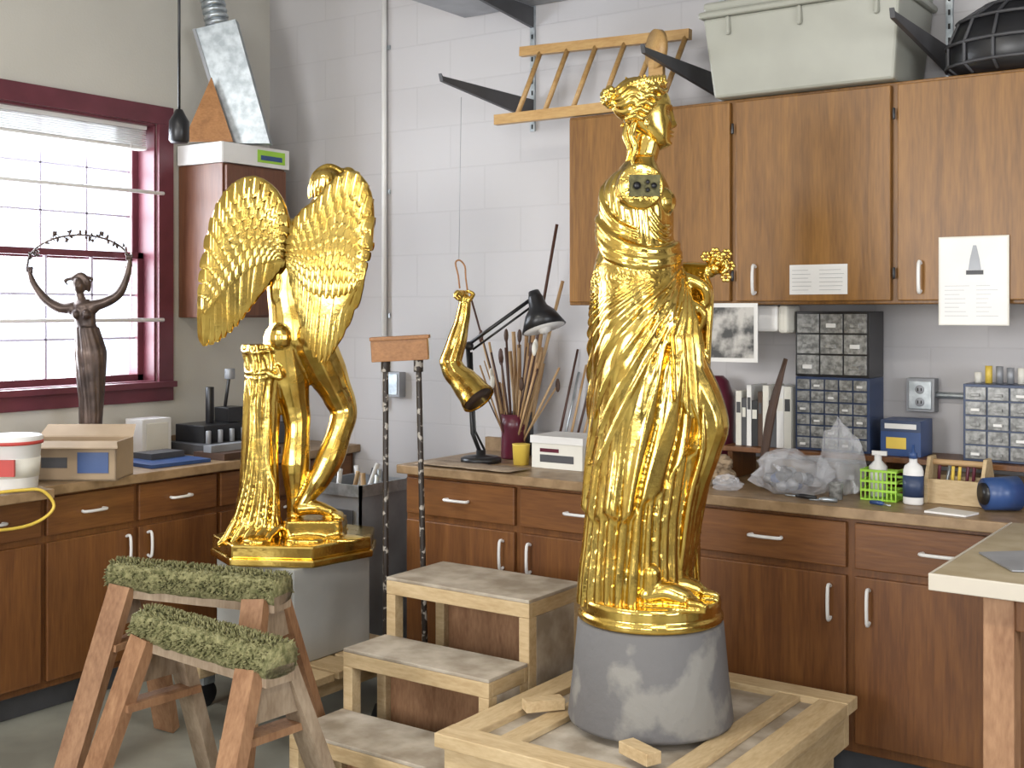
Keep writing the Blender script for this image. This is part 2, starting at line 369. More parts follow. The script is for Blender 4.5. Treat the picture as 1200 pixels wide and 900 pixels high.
for k in range(5):
    strand([(-3.4,208+k*7),(-3.0,226+k*8),(-2.65,246+k*8),(-2.2,264+k*6),(-1.7,273+k*6)],.0085,.006)
for k in range(3):
    strand([(-1.35,246+k*11),(-1.1,262+k*9),(-.8,268+k*8),(-.4,262+k*9)],.0055,.003)
# long soft diagonal swags from the hip across the thigh
for k in range(4):
    strand([(-.6,316+k*6),(-1.2,336+k*13),(-1.8,366+k*24),(-2.4,408+k*36),(-2.9,462+k*40)],.0065,.016)
def tri(x): return 2*abs((x%1)-.5)
F=[];Bk=[]
for i in range(60):
    t=-1.25+i/59*.95; yb=440+26*tri(i/59*4.0)+22*math.sin(i/59*3.1)
    rf=[];rb=[]
    for j in range(26):
        y=322+(yb-322)*j/25; tw=-.30+(t+.30)*(.25+.75*min(1,(y-322)/70))
        o=.018+.018*tri(i/59*4.0)*min(1,j/8)
        th=tw+2*math.pi
        rf.append(fsurf(th,FZ(y),o,True)); rb.append(fsurf(th,FZ(y),o-.013,True))
    F.append(rf);Bk.append(rb)
b.slab(F,Bk,GOLD)
b.limb([fp(778,400,-.02),fp(805,450,-.04),fp(824,490,-.05),fp(818,520,-.045),fp(805,565,-.03),fp(792,620,-.02),fp(788,676,-.02)],[.085,.070,.056,.054,.050,.046,.048],GOLD)
for k in range(5):
    b.limb([fp(812+k*4,470+k*6,-.105+.018*k),fp(813+k*5,520,-.10+.018*k),fp(799+k*5,580,-.085+.014*k),fp(789+k*4,660,-.07+.012*k)],[.004,.009,.010,.010],GOLD)
b.ell(fp(767,238,-.050),(.048,.046,.046),GOLD); b.ell(fp(767,238,.060),(.046,.046,.046),GOLD)
b.limb([fp(744,216,.10),fp(742,219,-.075)],[.055,.058],GOLD)
b.ell(fp(741,225,-.085),(.070,.056,.068),GOLD)
b.limb([fp(742,208,0),fp(748,188,0),fp(755,164,0)],[.060,.043,.041],GOLD)
b.ell(fp(743,205,-.045),(.050,.080,.026),GOLD,rot=(.42,0,0)); b.ell(fp(743,205,.055),(.050,.080,.026),GOLD,rot=(-.42,0,0))
b.limb([fp(750,220,.14),fp(765,275,.17),fp(778,318,.15)],[.050,.044,.04],GOLD)
b.limb([fp(778,320,.15),fp(804,318,.08),fp(827,316,.0)],[.042,.034,.024],GOLD)
for k in range(8):
    x=788+k*5
    b.limb([fp(x-2,316+abs(k-4)*2,.10-.016*k),fp(x+2,345,.08-.016*k),fp(x,385+k*2,.07-.014*k),fp(x+1,405+(k%2)*12+k*2,.06-.012*k)],[.010,.014,.013,.008],GOLD)
b.limb([fp(798,326,-.04),fp(817,336,-.05),fp(820,352,-.04),fp(808,360,-.04)],[.018,.019,.017,.010],GOLD)
b.limb([fp(797,350,-.055),fp(816,366,-.055),fp(812,384,-.05)],[.013,.015,.010],GOLD)
b.done('body',remesh=.0036,sm=1,parent=st)
# ---- head
b=B(FM)
hr=[(93,760,746,.014),(95,765,739,.028),(99,771,733,.040),(106,777,727,.051),(115,781,723,.058),(125,783,721.5,.062),(135,782,724,.062),(145,781.5,729,.058),(152,782,736,.054),(158,782,743,.049),(164,781,749,.043),(169,779,753,.034),(173,775,757,.022),(175,769,760,.010)]
hy,hc=tab(hr)
def hs(y,k): return float(np.mean([np.interp(y+o,hy,hc[k]) for o in(-2,-1,0,1,2)]))
def hsurf(th,z):
    y=722-z*S; F,Bk,w=hs(y,0),hs(y,1),hs(y,2)
    c=F-(F-Bk)*.52; ca,sa=math.cos(th),math.sin(th)
    rx=(F-c) if ca>0 else (c-Bk)
    X=c+rx*math.copysign(abs(ca)**(.82 if ca>0 else 1),ca); Y=w*sa
    if ca>0:
        q=0
        if 122<y<151:
            ns=np.interp(y,[122,128,138,145,148,151],[1.0,2.0,5.0,8.2,6.5,0]); q+=ns*math.exp(-(Y/(.009+.004*(y>142)))**2)
        q+=2.0*gs(y,147.5,2.2)*gs(abs(Y),.013,.006)
        q+=4.6*gs(y,153.8,1.7)*gs(Y,0,.018)+4.2*gs(y,158.6,1.8)*gs(Y,0,.015)-1.0*gs(y,156.2,.7)*gs(Y,0,.019)
        q+=-1.0*gs(y,162.3,1.6)*gs(Y,0,.02)+4.2*gs(y,168,4)*gs(Y,0,.018)
        ay=abs(Y)
        q+=-5.5*gs(y,131,4.5)*gs(ay,.026,.012)+3.9*gs(y,131.5,2.5)*gs(ay,.027,.010)+1.5*gs(y,128.8,.9)*gs(ay,.027,.011)+1.0*gs(y,134.4,.8)*gs(ay,.027,.010)
        q+=1.8*gs(y,124.5,1.8)*gs(ay,.024,.018)+1.8*gs(y,144,6)*gs(ay,.032,.013)
        X+=q*min(1,ca*2)
    return Vector((FX(X),Y,z))
b.loft(hsurf,FZ(175),FZ(93),150,160,GOLD)
b.done('head',parent=st)
b=B(FM)
def hair(th,z):
    ph=math.asin(max(-1,min(1,(z-FZ(117))/.067))); cp=math.cos(ph)
    x=.078*cp*math.cos(th); y=.069*cp*math.sin(th); vz=z-FZ(117)
    a_=math.atan2(vz+.005,abs(y)+1e-4)
    rr=1+.085*(crease(a_*6+1.0*math.sin(x*75),.8)-.6)
    return Vector((FX(743)+x*rr,y*rr,FZ(117)+vz*rr))
zs=[FZ(117)+.067*math.sin(-math.pi/2*.98+math.pi*.98*i/79) for i in range(80)]
vs=[hair(2*math.pi*j/120,z) for z in zs for j in range(120)]
b.add(vs,[(i*120+j,i*120+(j+1)%120,(i+1)*120+(j+1)%120,(i+1)*120+j) for i in range(79) for j in range(120)]+[tuple(range(120))[::-1],tuple(79*120+j for j in range(120))],GOLD,True)
for s in(-1,1):
    for k in range(5):
        y0=106+k*8; x0=775-k*6
        b.limb([fp(x0+1,y0,s*(.022+.034*min(1,k/2.5))),fp(x0-6,y0+4,s*(.046+.016*min(1,k/2))),fp(x0-14,y0+1,s*.066),fp(x0-23,y0+4,s*.064)],[.005,.009,.0095,.007],GOLD)
    b.ell(fp(751,147,s*.058),(.009,.006,.013),GOLD)
b.ell(fp(713,113,0),(.027,.030,.028),GOLD)
for k in range(26):
    a=k*2.4; r=.027; e=-1+2*(k+.5)/26
    c=fp(713,113,0)+Vector((-r*math.sqrt(1-e*e)*abs(math.cos(a)),r*1.1*math.sqrt(1-e*e)*math.sin(a),r*e)); b.ell(c,(.010,.010,.009),GOLD,n=8,m=6)
b.ell(fp(724,116,0),(.022,.036,.020),GOLD)
b.limb([fp(738,146,-.045),fp(735,160,-.046),fp(739,174,-.050),fp(735,188,-.058),fp(738,203,-.072)],[.010,.010,.009,.007,.004],GOLD)
b.limb([fp(734,144,.0),fp(730,158,.0),fp(734,174,-.01),fp(730,188,-.01)],[.014,.013,.010,.004],GOLD)
for s in(-1,1):
    for k in range(13):
        a=k/12; x=776-a*50; y=98+a*12; yd=s*(.010+.052*math.sin(min(3.1,a*2.9+.02))**.8)
        for u in(-1,1):
            b.ell(fp(x-2,y-2+u*3.6,yd+s*.004),(.014,.004,.006),GOLD,rot=(s*.3,-.6+u*.75,-s*(.9-1.6*a)),n=8,m=6)
        if k%2==0: b.ell(fp(x,y-1,yd+s*.005),(.005,.005,.005),GOLD,n=8,m=6)
for k in range(16):
    x=random.uniform(728,776); b.ell(fp(x,91+abs(x-758)*.16+random.uniform(-2,2),random.uniform(-.03,.03)),(.005,.004,.015),GOLD,rot=(random.uniform(-.8,.8),random.uniform(-.9,.9),0),n=8,m=6)
b.done('hair_and_laurel',remesh=.0022,sm=1,parent=st)
b=B(FM)
b.ell(fp(833,314,-.01),(.019,.022,.020),GOLD)
for k in range(5):
    y0=-.032+k*.012; 
    b.limb([fp(834,308+k*1.5,y0),fp(842,306+k*2,y0-.006),fp(845,314+k,y0-.01),fp(840,319,y0-.01)] if k<4 else [fp(828,308,-.02),fp(832,300,-.03),fp(838,298,-.03)],[.0085,.008,.0075,.006][:4 if k<4 else 3],GOLD)
for i in range(20):
    a=random.uniform(0,6.28); q=random.uniform(.0,.028)
    c=fp(836,303,-.03)+Vector((q*math.cos(a)*1.2,random.uniform(-.02,.02),q*math.sin(a)))
    b.ell(c,(.010,.008,.004),GOLD,rot=(random.uniform(0,3),random.uniform(0,3),0),n=8,m=5)
for (x,y,yy2) in((846,297,-.02),(849,311,-.03),(832,296,-.03),(845,324,-.02),(822,300,-.02)):
    for k in range(6):
        a=k*1.047; b.ell(fp(x,y,yy2)+Vector((.010*math.cos(a),-.004,.010*math.sin(a))),(.007,.004,.007),GOLD,n=8,m=5)
b.done('hand_with_flowers',parent=st)
b=B(FM)
for (fx,fy,yw,an) in((776,690,-.155,-.25),(794,684,-.06,.1)):
    M=Matrix.Translation(fp(fx,694,yw))@Matrix.Rotation(an,4,'Z'); o=b.M; b.M=FM@M
    b.limb([(-.07,0,.028),(-.02,0,.04),(.03,0,.026),(.055,0,.016)],[.03,.030,.027,.018],GOLD)
    b.limb([(-.06,0,.03),(-.06,0,.09)],[.03,.028],GOLD)
    for k in range(5):
        b.limb([(.05-.006*k,-.026+k*.013,.018),(.075-.008*k,-.029+k*.0145,.016),(.09-.011*k,-.03+k*.015,.010)],[.011-.001*k,.010-.001*k,.009-.001*k],GOLD)
    b.obox((0.005,0,-.002),(.18,.075,.012),GOLD); b.M=o
b.lathe((.0,.0,0),[(.205,-.0),(.212,.006),(.212,.020),(.205,.030),(.206,.058),(.200,.068),(.10,.075)],GOLD,n=64)
b.loft(lambda th,z:Vector((FX(810)+(.026+.004*math.sin(5*th))*math.cos(th),.06+(.05+.006*math.sin(7*th+z*20))*math.sin(th),z)),.06,FZ(625),14,40,GOLD)
b.ell(fp(810,625,.06),(.030,.055,.014),GOLD)
b.done('feet_and_base',parent=st,remesh=.0035,sm=1)
b=B(FM)
b.tube([fp(741,223,-.120),fp(741,223,-.148),fp(741,223,-.151)],[.066,.064,.058],GOLD,n=28)
for i in range(60):
    a=random.uniform(0,6.28); q=random.uniform(.03,.060); b.ell(fp(741+q*S*math.cos(a),223+q*S*math.sin(a)*.95,-.150),(random.uniform(.004,.007),.003,random.uniform(.004,.007)),GOLD,n=8,m=5)
b.box(FX(727),FX(762),-.156,-.149,FZ(235),FZ(211),SOCK)
for px,py,r in((736,223,.011),(748,219,.006),(748,228,.006),(755,223,.008)):
    b.tube([fp(px,py,-.156),fp(px,py,-.1565)],[r,r],BLACK,n=16); b.tube([fp(px,py,-.155),fp(px,py,-.159)],[r+.003,r+.002],SOCK,n=16,caps=False)
b.done('arm_socket',parent=st)
b=B(FR(.405,3.5,.345)); b.lathe((0,0,0),[(.238,.0),(.241,.01),(.226,.14),(.213,.282),(.208,.288)],PLAST,n=64); b.done('plaster_pedestal')
b=B(); x0,x1,y0,y1,zt=2.53,3.40,-1.78,-.78,.344
b.box(x0+.04,x1-.04,y0+.04,y1-.04,zt-.04,zt-.022,PLY)
for y in(y0,y1-.09): b.box(x0,x1,y,y+.09,zt-.04,zt,PINE)
for x in(x0,x1-.09): b.box(x,x+.09,y0+.09,y1-.09,zt-.04,zt-.001,PINEY)
for x in(x0+.16,x1-.22): b.box(x,x+.07,y0+.09,y1-.09,zt-.022,zt-.004,PINEY)
for y in(y0+.02,y1-.06): b.box(x0+.02,x1-.02,y,y+.04,zt-.15,zt-.041,PINE)
for x in(x0+.02,x1-.06): b.box(x,x+.04,y0+.06,y1-.06,zt-.15,zt-.041,PINEY)
for x in(x0+.1,x1-.1):
    for y in(y0+.1,y1-.1):
        b.box(x-.045,x+.045,y-.045,y+.045,.12,zt-.15,PINE); b.cyl((x,y-.015,.06),(x,y+.015,.06),.06,BLACK); b.box(x-.03,x+.03,y-.022,y+.022,.09,.12,STEEL)
b.done('wooden_dolly_platform',bevel=.003)
for (x,y,a) in((2.675,-1.44,.9),(3.10,-1.62,-.4)):
    b=B(); b.obox((x,y,zt+.0175),(.12,.05,.033),PINE,rot=(0,0,a)); b.done('wood_wedge',bevel=.002)
# ------------------------------------------------------------------ winged statue
A=298.
def ax(px): return (px-345)/A
def az(py): return (643-py)/A
def ap(px,py,y=0): return Vector((ax(px),y,az(py)))
AL=(-.856,4.7,.60); AM=FR(*AL)
st=empty('gilded_winged_statue',W(*AL))
b=B(AM)
b.tube([ap(350,418,0),ap(349,400,0),ap(347,380,0),ap(342,356,.0),ap(340,332,0),ap(344,305,.01),ap(352,280,.02),ap(358,262,.03)],[.06,.106,.106,.093,.090,.106,.108,.06],GOLD,n=20,flat=.72,res=6,up=(0,1,0))
b.ell(ap(332,396,-.046),(.056,.055,.058),GOLD); b.ell(ap(367,394,-.046),(.060,.056,.060),GOLD)
b.ell(ap(326,335,-.040),(.034,.03,.08),GOLD); b.ell(ap(353,335,-.040),(.034,.03,.08),GOLD)
b.ell(ap(328,296,-.045),(.045,.03,.055),GOLD); b.ell(ap(364,290,-.045),(.045,.03,.055),GOLD)
b.limb([ap(322,284,.02),ap(352,272,.02),ap(380,278,.03)],[.055,.06,.055],GOLD)
b.limb([ap(358,268,.02),ap(370,250,.02),ap(378,238,.02)],[.055,.044,.044],GOLD)
b.limb([ap(320,284,.03),ap(312,325,.10),ap(325,345,.19),ap(345,325,.24),ap(362,305,.26)],[.048,.042,.036,.03,.022],GOLD)
b.limb([ap(381,280,.05),ap(398,315,.12),ap(402,335,.17)],[.048,.042,.038],GOLD)
b.ell(ap(383,219,.0),(.058,.066,.072),GOLD,rot=(0,.25,0),n=20,m=14)
b.ell(ap(390,228,.045),(.040,.035,.05),GOLD); b.ell(ap(392,230,.082),(.010,.012,.018),GOLD)
b.ell(ap(383,216,-.0),(.064,.070,.066),GOLD,rot=(0,.25,0),n=20,m=14)
for k in range(13):
    a=-1.5+k*.25
    b.limb([ap(380,199,-.005),ap(383+18*math.sin(a)*.7,206,-.05*math.cos(a)-.01),ap(383+20*math.sin(a),220,-.064*math.cos(a)),ap(381+19*math.sin(a),233,-.055*math.cos(a))],[.005,.007,.007,.004],GOLD)
b.limb([ap(366,228,-.02),ap(370,208,-.03),ap(385,197,-.02),ap(400,203,.0),ap(404,218,.02)],[.010,.013,.014,.013,.008],GOLD)
b.ell(ap(407,201,.02),(.028,.02,.018),GOLD); b.ell(ap(416,204,.02),(.02,.014,.012),GOLD)
for k in range(10): b.ell(ap(372+k*4.2,203-5*math.sin(k/3),-.03+k*.004),(.010,.007,.007),GOLD,rot=(0,random.uniform(-1,1),random.uniform(-1,1)),n=8,m=6)
b.limb([ap(333,400,-.0),ap(338,440,.01),ap(346,485,.02),ap(348,508,.01),ap(347,545,-.008),ap(346,590,.0),ap(346,610,.0)],[.084,.078,.057,.050,.056,.034,.034],GOLD)
b.limb([ap(346,612,-.0),ap(348,618,.06),ap(350,622,.13)],[.03,.028,.018],GOLD)
b.limb([ap(366,400,-.0),ap(379,432,.03),ap(393,464,.06),ap(400,486,.065),ap(396,508,.035),ap(388,535,.0),ap(376,560,-.02),ap(362,582,-.03),ap(357,591,-.03)],[.090,.083,.064,.055,.050,.055,.046,.031,.032],GOLD)
b.limb([ap(355,595,-.04),ap(372,594,-.035),ap(388,599,-.03),ap(397,603,-.03)],[.028,.028,.022,.014],GOLD)
for k in range(5): b.limb([ap(393,601,-.055+k*.014),ap(400,603.5,-.058+k*.015),ap(404-k,606,-.06+k*.015)],[.010,.0095,.008],GOLD)
b.loft(lambda th,z:Vector((ax(371)+.115*max(-1,min(1,1.3*math.cos(th)))*(1+.02*math.sin(z*150)),-.03+.085*max(-1,min(1,1.3*math.sin(th))),z)),.055,az(606),16,48,GOLD)
tr=[(640,262,340),(625,268,334),(605,278,328),(570,284,326),(520,287,325),(470,289,328),(445,291,332),(425,290,333),(408,286,330),(404,288,328)]
ty=np.array([r[0] for r in tr][::-1],float);tl=np.array([r[1] for r in tr][::-1],float);t2=np.array([r[2] for r in tr][::-1],float)
def tsurf(th,z,plain=False):
    y=643-z*A; L=np.interp(y,ty,tl);R=np.interp(y,ty,t2); n1=noise.noise(Vector((math.cos(th)*2,math.sin(th)*2,z*2)))
    d=0 if plain else .016*(crease(6*th+z*2+2*n1)-.6)+.005*(crease(13*th+3*n1)-.6)
    return Vector((ax((L+R)/2)+((R-L)/2/A+d)*math.cos(th),-.02+(.075+.03*max(0,(y-560)/90)+d)*math.sin(th),z))
b.loft(tsurf,az(638),az(404),130,120,GOLD)
for py,r in((436,.009),(442,.007),(412,.008)):
    b.tube([tsurf(a*math.pi/8,az(py),True)*1.0+Vector((0,0,.004*math.sin(a))) for a in range(17)],r,GOLD,n=8,res=2)
b.limb([ap(322,438,-.09),ap(334,442,-.09),ap(330,430,-.08)],[.012,.012,.01],GOLD)
for k in range(6):
    b.limb([ap(296+k*5,445,-.085),ap(300+k*4,500+k*8,-.09),ap(292+k*7,570,-.095),ap(275+k*10,628,-.11)],[.005,.008,.009,.012],GOLD)
for k in range(5):
    b.limb([ap(285+k*12,598+k*4,-.09),ap(275+k*12,622,-.13),ap(268+k*14,630,-.16)],[.012,.016,.010],GOLD)
for i in range(14):
    b.ell((random.uniform(-.22,.22),random.uniform(-.16,.18),.058),(random.uniform(.05,.09),random.uniform(.04,.08),.016),GOLD)
b.done('body',remesh=.0042,sm=1,parent=st)
b=B(AM)
poly=[(-.325,-.03),(-.2,-.24),(.12,-.27),(.315,-.06),(.305,.16),(.1,.27),(-.22,.24)]
b.prism([(x,y,-.024) for x,y in poly],(0,0,.030),GOLD); b.prism([(x*.975,y*.975,.006) for x,y in poly],(0,0,.050),GOLD); b.done('base_slab',bevel=.008,parent=st)
def polyl(pts,t):
    n=len(pts)-1; f=min(t*n,n-1e-6); i=int(f); u=f-i
    p0=Vector(pts[max(i-1,0)]);p1=Vector(pts[i]);p2=Vector(pts[i+1]);p3=Vector(pts[min(i+2,n)])
    return .5*((2*p1)+(p2-p0)*u+(2*p0-5*p1+4*p2-p3)*u*u+(3*p1-p0-3*p2+p3)*u**3)
def feather(b,p0,p1,w,nrm,lift,base=0.0,dome=.20):
    d=(p1-p0); ac=d.cross(nrm).normalized(); g=[]
    for i in range(10):
        s=i/9; ws=w*(.8+.2*min(1,s*3)); 
        if s>.68: ws*=math.sqrt(max(0.0,1-((s-.68)/.325)**2))
        row=[]
        for j in range(7):
            c=(j-3)/3; h=dome*w*(1-abs(c)**1.6)+(.09*w if j==3 else 0)
            row.append(p0+d*s+ac*(c*ws)+nrm*(h+lift*s+base))
        g.append(row)
    b.sheet(g,GOLD)
def wing(name,lead,trail,y0,yt,fc):
    b=B(AM); nrm=Vector((0,-1,0))
    def pos(t,f):
        a=polyl(lead,t);c=polyl(trail,t); q=a.lerp(c,f); y=y0+(yt-y0)*t-.040*math.sin(math.pi*min(1,f))*(.4+.6*t)
        return Vector((ax(q.x),y,az(q.y)))
    G=[[pos(t/24,f/14*.95) for f in range(15)] for t in range(25)]
    b.slab([[p+Vector((0,-.010,0)) for p in r] for r in G],[[p+Vector((0,.016,0)) for p in r] for r in G],GOLD)
    for sgn,nr in((1,nrm),(-1,-nrm)):
        off=.008 if sgn>0 else .014
        N=14
        for i in range(N):
            t=(i+.5)/N; feather(b,pos(t,fc),pos(t,1.02),.024,nr,.004,off+.0018*(i%2))
        for r in range(8):
            f1=fc+.22-r*(fc+.12)/7.6; L=.24 if r<2 else .15; n=14
            for i in range(n):
                t=(i+.5+(.5 if r%2 else 0))/(n+.5)
                feather(b,pos(t,max(f1-L,.0)),pos(t,f1),.020,nr,.005,off+.003+.0020*r)
    b.tube([pos(t/20,.02) for t in range(21)],[.014+.008*math.sin(math.pi*t/20) for t in range(21)],GOLD,n=12)
    b.done(name,parent=st,recalc=False)
wing('wing_a',[(338,300,0),(341,272,0),(336,246,0),(324,225,0),(304,213,0),(284,220,0),(268,240,0),(257,272,0),(250,312,0)],
 [(332,312,0),(323,324,0),(314,338,0),(303,353,0),(292,368,0),(281,382,0),(269,393,0),(257,401,0),(246,404,0)],-.08,-.11,.48)
wing('wing_b',[(346,296,0),(352,270,0),(363,252,0),(380,240,0),(397,220,0),(416,208,0),(432,219,0),(440,250,0),(438,296,0)],
 [(350,318,0),(354,344,0),(359,370,0),(365,393,0),(373,410,0),(384,420,0),(395,411,0),(407,390,0),(422,356,0)],-.11,-.16,.46)
b=B(); b.box(1.24-.21,1.24+.21,-1.05-.21,-1.05+.21,.215,.575,PED); b.done('statue_pedestal_box',bevel=.005)
b=B()
for i in range(4): b.box(.93,1.62,-1.36+i*.16,-1.36+i*.16+.14,.185,.214,PINE)
for x in(.97,1.5): b.box(x,x+.08,-1.36,-.74,.125,.184,PINEY)
for x in(1.01,1.54):
    for y in(-1.3,-.8): b.cyl((x-.012,y,.05),(x+.012,y,.05),.05,BLACK); b.box(x-.025,x+.025,y-.03,y+.03,.09,.125,STEEL)
b.done('low_dolly',bevel=.003)
# ------------------------------------------------------------------ steps
b=B(); X0,X1=1.875,2.48
for (ya,yb,z) in((-1.70,-1.455,.20),(-1.45,-1.235,.40),(-1.23,-.91,.60)):
    b.box(X0,X1,ya,yb,z-.012,z,PLY)
    b.box(X0,X1,ya,ya+.02,z-.06,z-.012,PINE); b.box(X0,X1,yb-.02,yb,z-.06,z-.012,PINE)
    b.box(X0,X0+.02,ya+.02,yb-.02,z-.06,z-.012,PINEY); b.box(X1-.02,X1,ya+.02,yb-.02,z-.06,z-.012,PINEY)
    for xx in(X0,X1-.04):
        b.box(xx,xx+.04,ya,ya+.045,0,z-.06,PINE); b.box(xx,xx+.04,yb-.045,yb,0,z-.06,PINE)
    b.box(X1-.015,X1,ya+.045,yb-.045,0,z-.06,PLY)
    b.box(X0+.04,X1-.04,yb-.02,yb-.002,0,z-.06,REDW)
b.done('wooden_steps',bevel=.003)
# ------------------------------------------------------------------ sawhorses
def sawhorse(Apt,Bpt,zt,mat,mat2,spl=.26):
    b=B(); P=W(*Apt,zt);Q=W(*Bpt,zt); d=(Q-P).normalized(); n=Vector((-d.y,d.x,0))
    b.beam(P+Vector((0,0,-.075)),Q+Vector((0,0,-.075)),.10,.05,GREYW)
    k=22; nn=16; vs=[]
    for i in range(k+1):
        c=P.lerp(Q,i/k)+Vector((0,0,-.035))
        for j in range(nn):
            a=2*math.pi*j/nn; r=.054*(1+.10*noise.noise(Vector((i*.9,j*1.3,zt*5))))
            ca,sa=math.cos(a),math.sin(a); sq=1/max(abs(ca),abs(sa))**.5
            vs.append(c+n*ca*r*1.15*sq+Vector((0,0,sa*r*.85*sq)))
    b.add(vs,[(i*nn+j,i*nn+(j+1)%nn,(i+1)*nn+(j+1)%nn,(i+1)*nn+j) for i in range(k) for j in range(nn)]+[tuple(range(nn))[::-1],tuple(k*nn+j for j in range(nn))],MOSS,True)
    for i in range(1500):
        i0=random.random(); a=random.uniform(-.5,3.64); c=P.lerp(Q,i0)+Vector((0,0,-.035))
        o=n*math.cos(a)*.066+Vector((0,0,math.sin(a)*.052)); q=c+o; e=q+o.normalized()*.010+Vector((random.uniform(-.006,.006),random.uniform(-.006,.006),0))
        b.tube([q-o*.1,e],[.004,.0015],MOSS,n=4)
    for t,sg_ in((.10,-1),(.90,1)):
        c=P.lerp(Q,t)
        for s in(-1,1):
            top=c+n*s*.055+Vector((0,0,-.06)); bot=Vector((c.x,c.y,0))+n*s*spl+d*sg_*.06+Vector((0,0,.012))
            b.beam(bot,top,.085,.038,mat if s<0 else mat2,up=tuple(n))
        b.beam(c+n*.13-Vector((0,0,.25)),c-n*.13-Vector((0,0,.25)),.07,.022,REDW,up=(0,0,1))
        b.prism([c+n*.06+d*sg_*.022-Vector((0,0,.075)),c-n*.06+d*sg_*.022-Vector((0,0,.075)),c-n*.11+d*sg_*.022-Vector((0,0,.2)),c+n*.11+d*sg_*.022-Vector((0,0,.2))],d*sg_*.015,GREYW)
    return b.done('sawhorse',bevel=0)
sawhorse((-1.36,4.12),(-.745,3.88),.66,REDW,REDW)
sawhorse((-1.13,3.70),(-.64,3.30),.60,REDW,GREYW,.24)
b=B(FR(-.406,4.55,0))
b.obox((-.02,0,1.385),(.215,.07,.085),ORNG,rot=(0,-.05,0)); b.obox((-.02,0,1.43),(.225,.09,.014),ORNG,rot=(0,-.05,0))
for x,t in((-.075,.0),(.05,.03)):
    b.tube([(x+t,0,0.01),(x,0,1.345)],.011,PIPEM,n=10); b.box(x+t-.05,x+t+.05,-.08,.08,0,.012,BLACK)
    b.tube([(x,0,1.30),(x,0,1.36)],.018,PIPEM,n=10)
b.cyl((-.075,0,.25),(.075,0,.25),.008,PIPEM,n=8)
b.done('work_stand',bevel=.002)
# ------------------------------------------------------------------ bronze dancer
D=280.
DM=FR(-1.768,5.0,LZ)
def dp(px,py,y=0): return Vector(((px-107)/D,y,(550-py)/D))
b=B(DM)
b.lathe((0,0,0),[(.085,0),(.09,.01),(.085,.03),(.07,.035)],BRONZE,n=32)
def dsurf(th,z):
    y=550-z*D; w=np.interp(y,[385,398,415,440,470,500,535,545],[.047,.055,.066,.060,.050,.046,.055,.065]); cx=np.interp(y,[385,410,470,545],[104,108,109,107])
    d=.006*(crease(7*th+z*9)-.6)
    return Vector(((cx-107)/D+(w+d)*math.cos(th),(w*.8+d)*math.sin(th),z))
b.loft(dsurf,.03,(550-385)/D,50,60,BRONZE)
b.tube([dp(104,392),dp(103,382),dp(101,370),dp(100,360),dp(99,353)],[.05,.041,.046,.050,.028],BRONZE,n=16,flat=.7,res=4,up=(0,1,0))
b.ell(dp(94,370,-.025),(.018,.02,.02),BRONZE); b.ell(dp(106,370,-.025),(.018,.02,.02),BRONZE)
b.limb([dp(99,356),dp(96,348),dp(95,343)],[.02,.016,.016],BRONZE)
b.ell(dp(95,336),(.027,.032,.036),BRONZE,rot=(0,-.15,0)); b.ell(dp(94,338,-.03),(.005,.007,.009),BRONZE)
b.limb([dp(88,328),dp(97,324),dp(105,332),dp(104,342,.02)],[.012,.014,.013,.008],BRONZE); b.limb([dp(88,328),dp(78,330),dp(82,336)],[.009,.006,.003],BRONZE)
b.limb([dp(100,326,.01),dp(108,328,.02),dp(106,333,.02)],[.009,.006,.003],BRONZE)
b.limb([dp(88,362),dp(72,362),dp(55,352),dp(42,335),dp(37,322)],[.026,.022,.019,.014,.010],BRONZE)
b.limb([dp(111,360),dp(127,355),dp(142,345),dp(151,325),dp(154,308)],[.026,.022,.019,.014,.010],BRONZE)
b.limb([dp(88,364),dp(111,362)],[.027,.027],BRONZE)
dan=b.done('bronze_dancer_statuette',remesh=.0042,sm=1)
b=B(DM)
def gar(t):
    a=math.pi*(1.06-t*1.08); return dp(95+61*math.cos(a),312-35*math.sin(a)+ (4 if t<.1 else 0),.0)
b.tube([gar(i/24) for i in range(25)],.0045,BRONZE,n=6)
for i in range(40):
    t=random.random(); c=gar(t); o=Vector((random.uniform(-.022,.022),random.uniform(-.015,.015),random.uniform(-.022,.022)))
    b.tube([c,c+o],[.002,.002],BRONZE,n=4); b.ell(c+o,(.013,.005,.006),BRONZE,rot=(random.uniform(0,3),random.uniform(0,3),random.uniform(0,3)),n=6,m=4)
for sx in((37,320),(154,306)):
    b.ell(dp(*sx),(.011,.009,.014),BRONZE)
    for k in range(5):
        o=(k-2)*.005; c=dp(*sx); b.tube([c+Vector((o,-.004,0)),c+Vector((o,-.012,.014)),c+Vector((o,-.002,.02)),c+Vector((o,.008,.012))],[.003,.003,.0028,.002],BRONZE,n=6,res=2)
b.done('garland_and_hands',parent=dan)
# ------------------------------------------------------------------ hanging gilded arm
H=286.
HM=FR(-.19,4.9,0)
def hp(px,py,y=0): return Vector(((px-545)/H,y,1.53-(py-365)/H))
b=B(HM)
b.limb([hp(544,356),hp(541,375),hp(534,402),hp(527,424)],[.026,.031,.042,.046],GOLD)
b.limb([hp(527,424),hp(533,437,-.01),hp(545,447,-.03)],[.045,.05,.056],GOLD)
b.tube([hp(540,444,-.02),hp(551,455,-.045),hp(560,466,-.07)],[.054,.064,.072],GOLD,n=24,res=4)
b.ell(hp(543,350),(.026,.022,.024),GOLD)
for k in range(4):
    y=-.021+k*.013; b.limb([hp(540+k*2,346,y),hp(536+k*3,342,y-.008),hp(533+k*3,347,y-.014),hp(537+k*3,351,y-.012)],[.0095,.009,.008,.007],GOLD)
b.limb([hp(549,352,-.01),hp(554,345,-.02),hp(548,341,-.02)],[.010,.009,.007],GOLD)
arm=b.done('hanging_gilded_arm',remesh=.0042,sm=1)
b=B(HM)
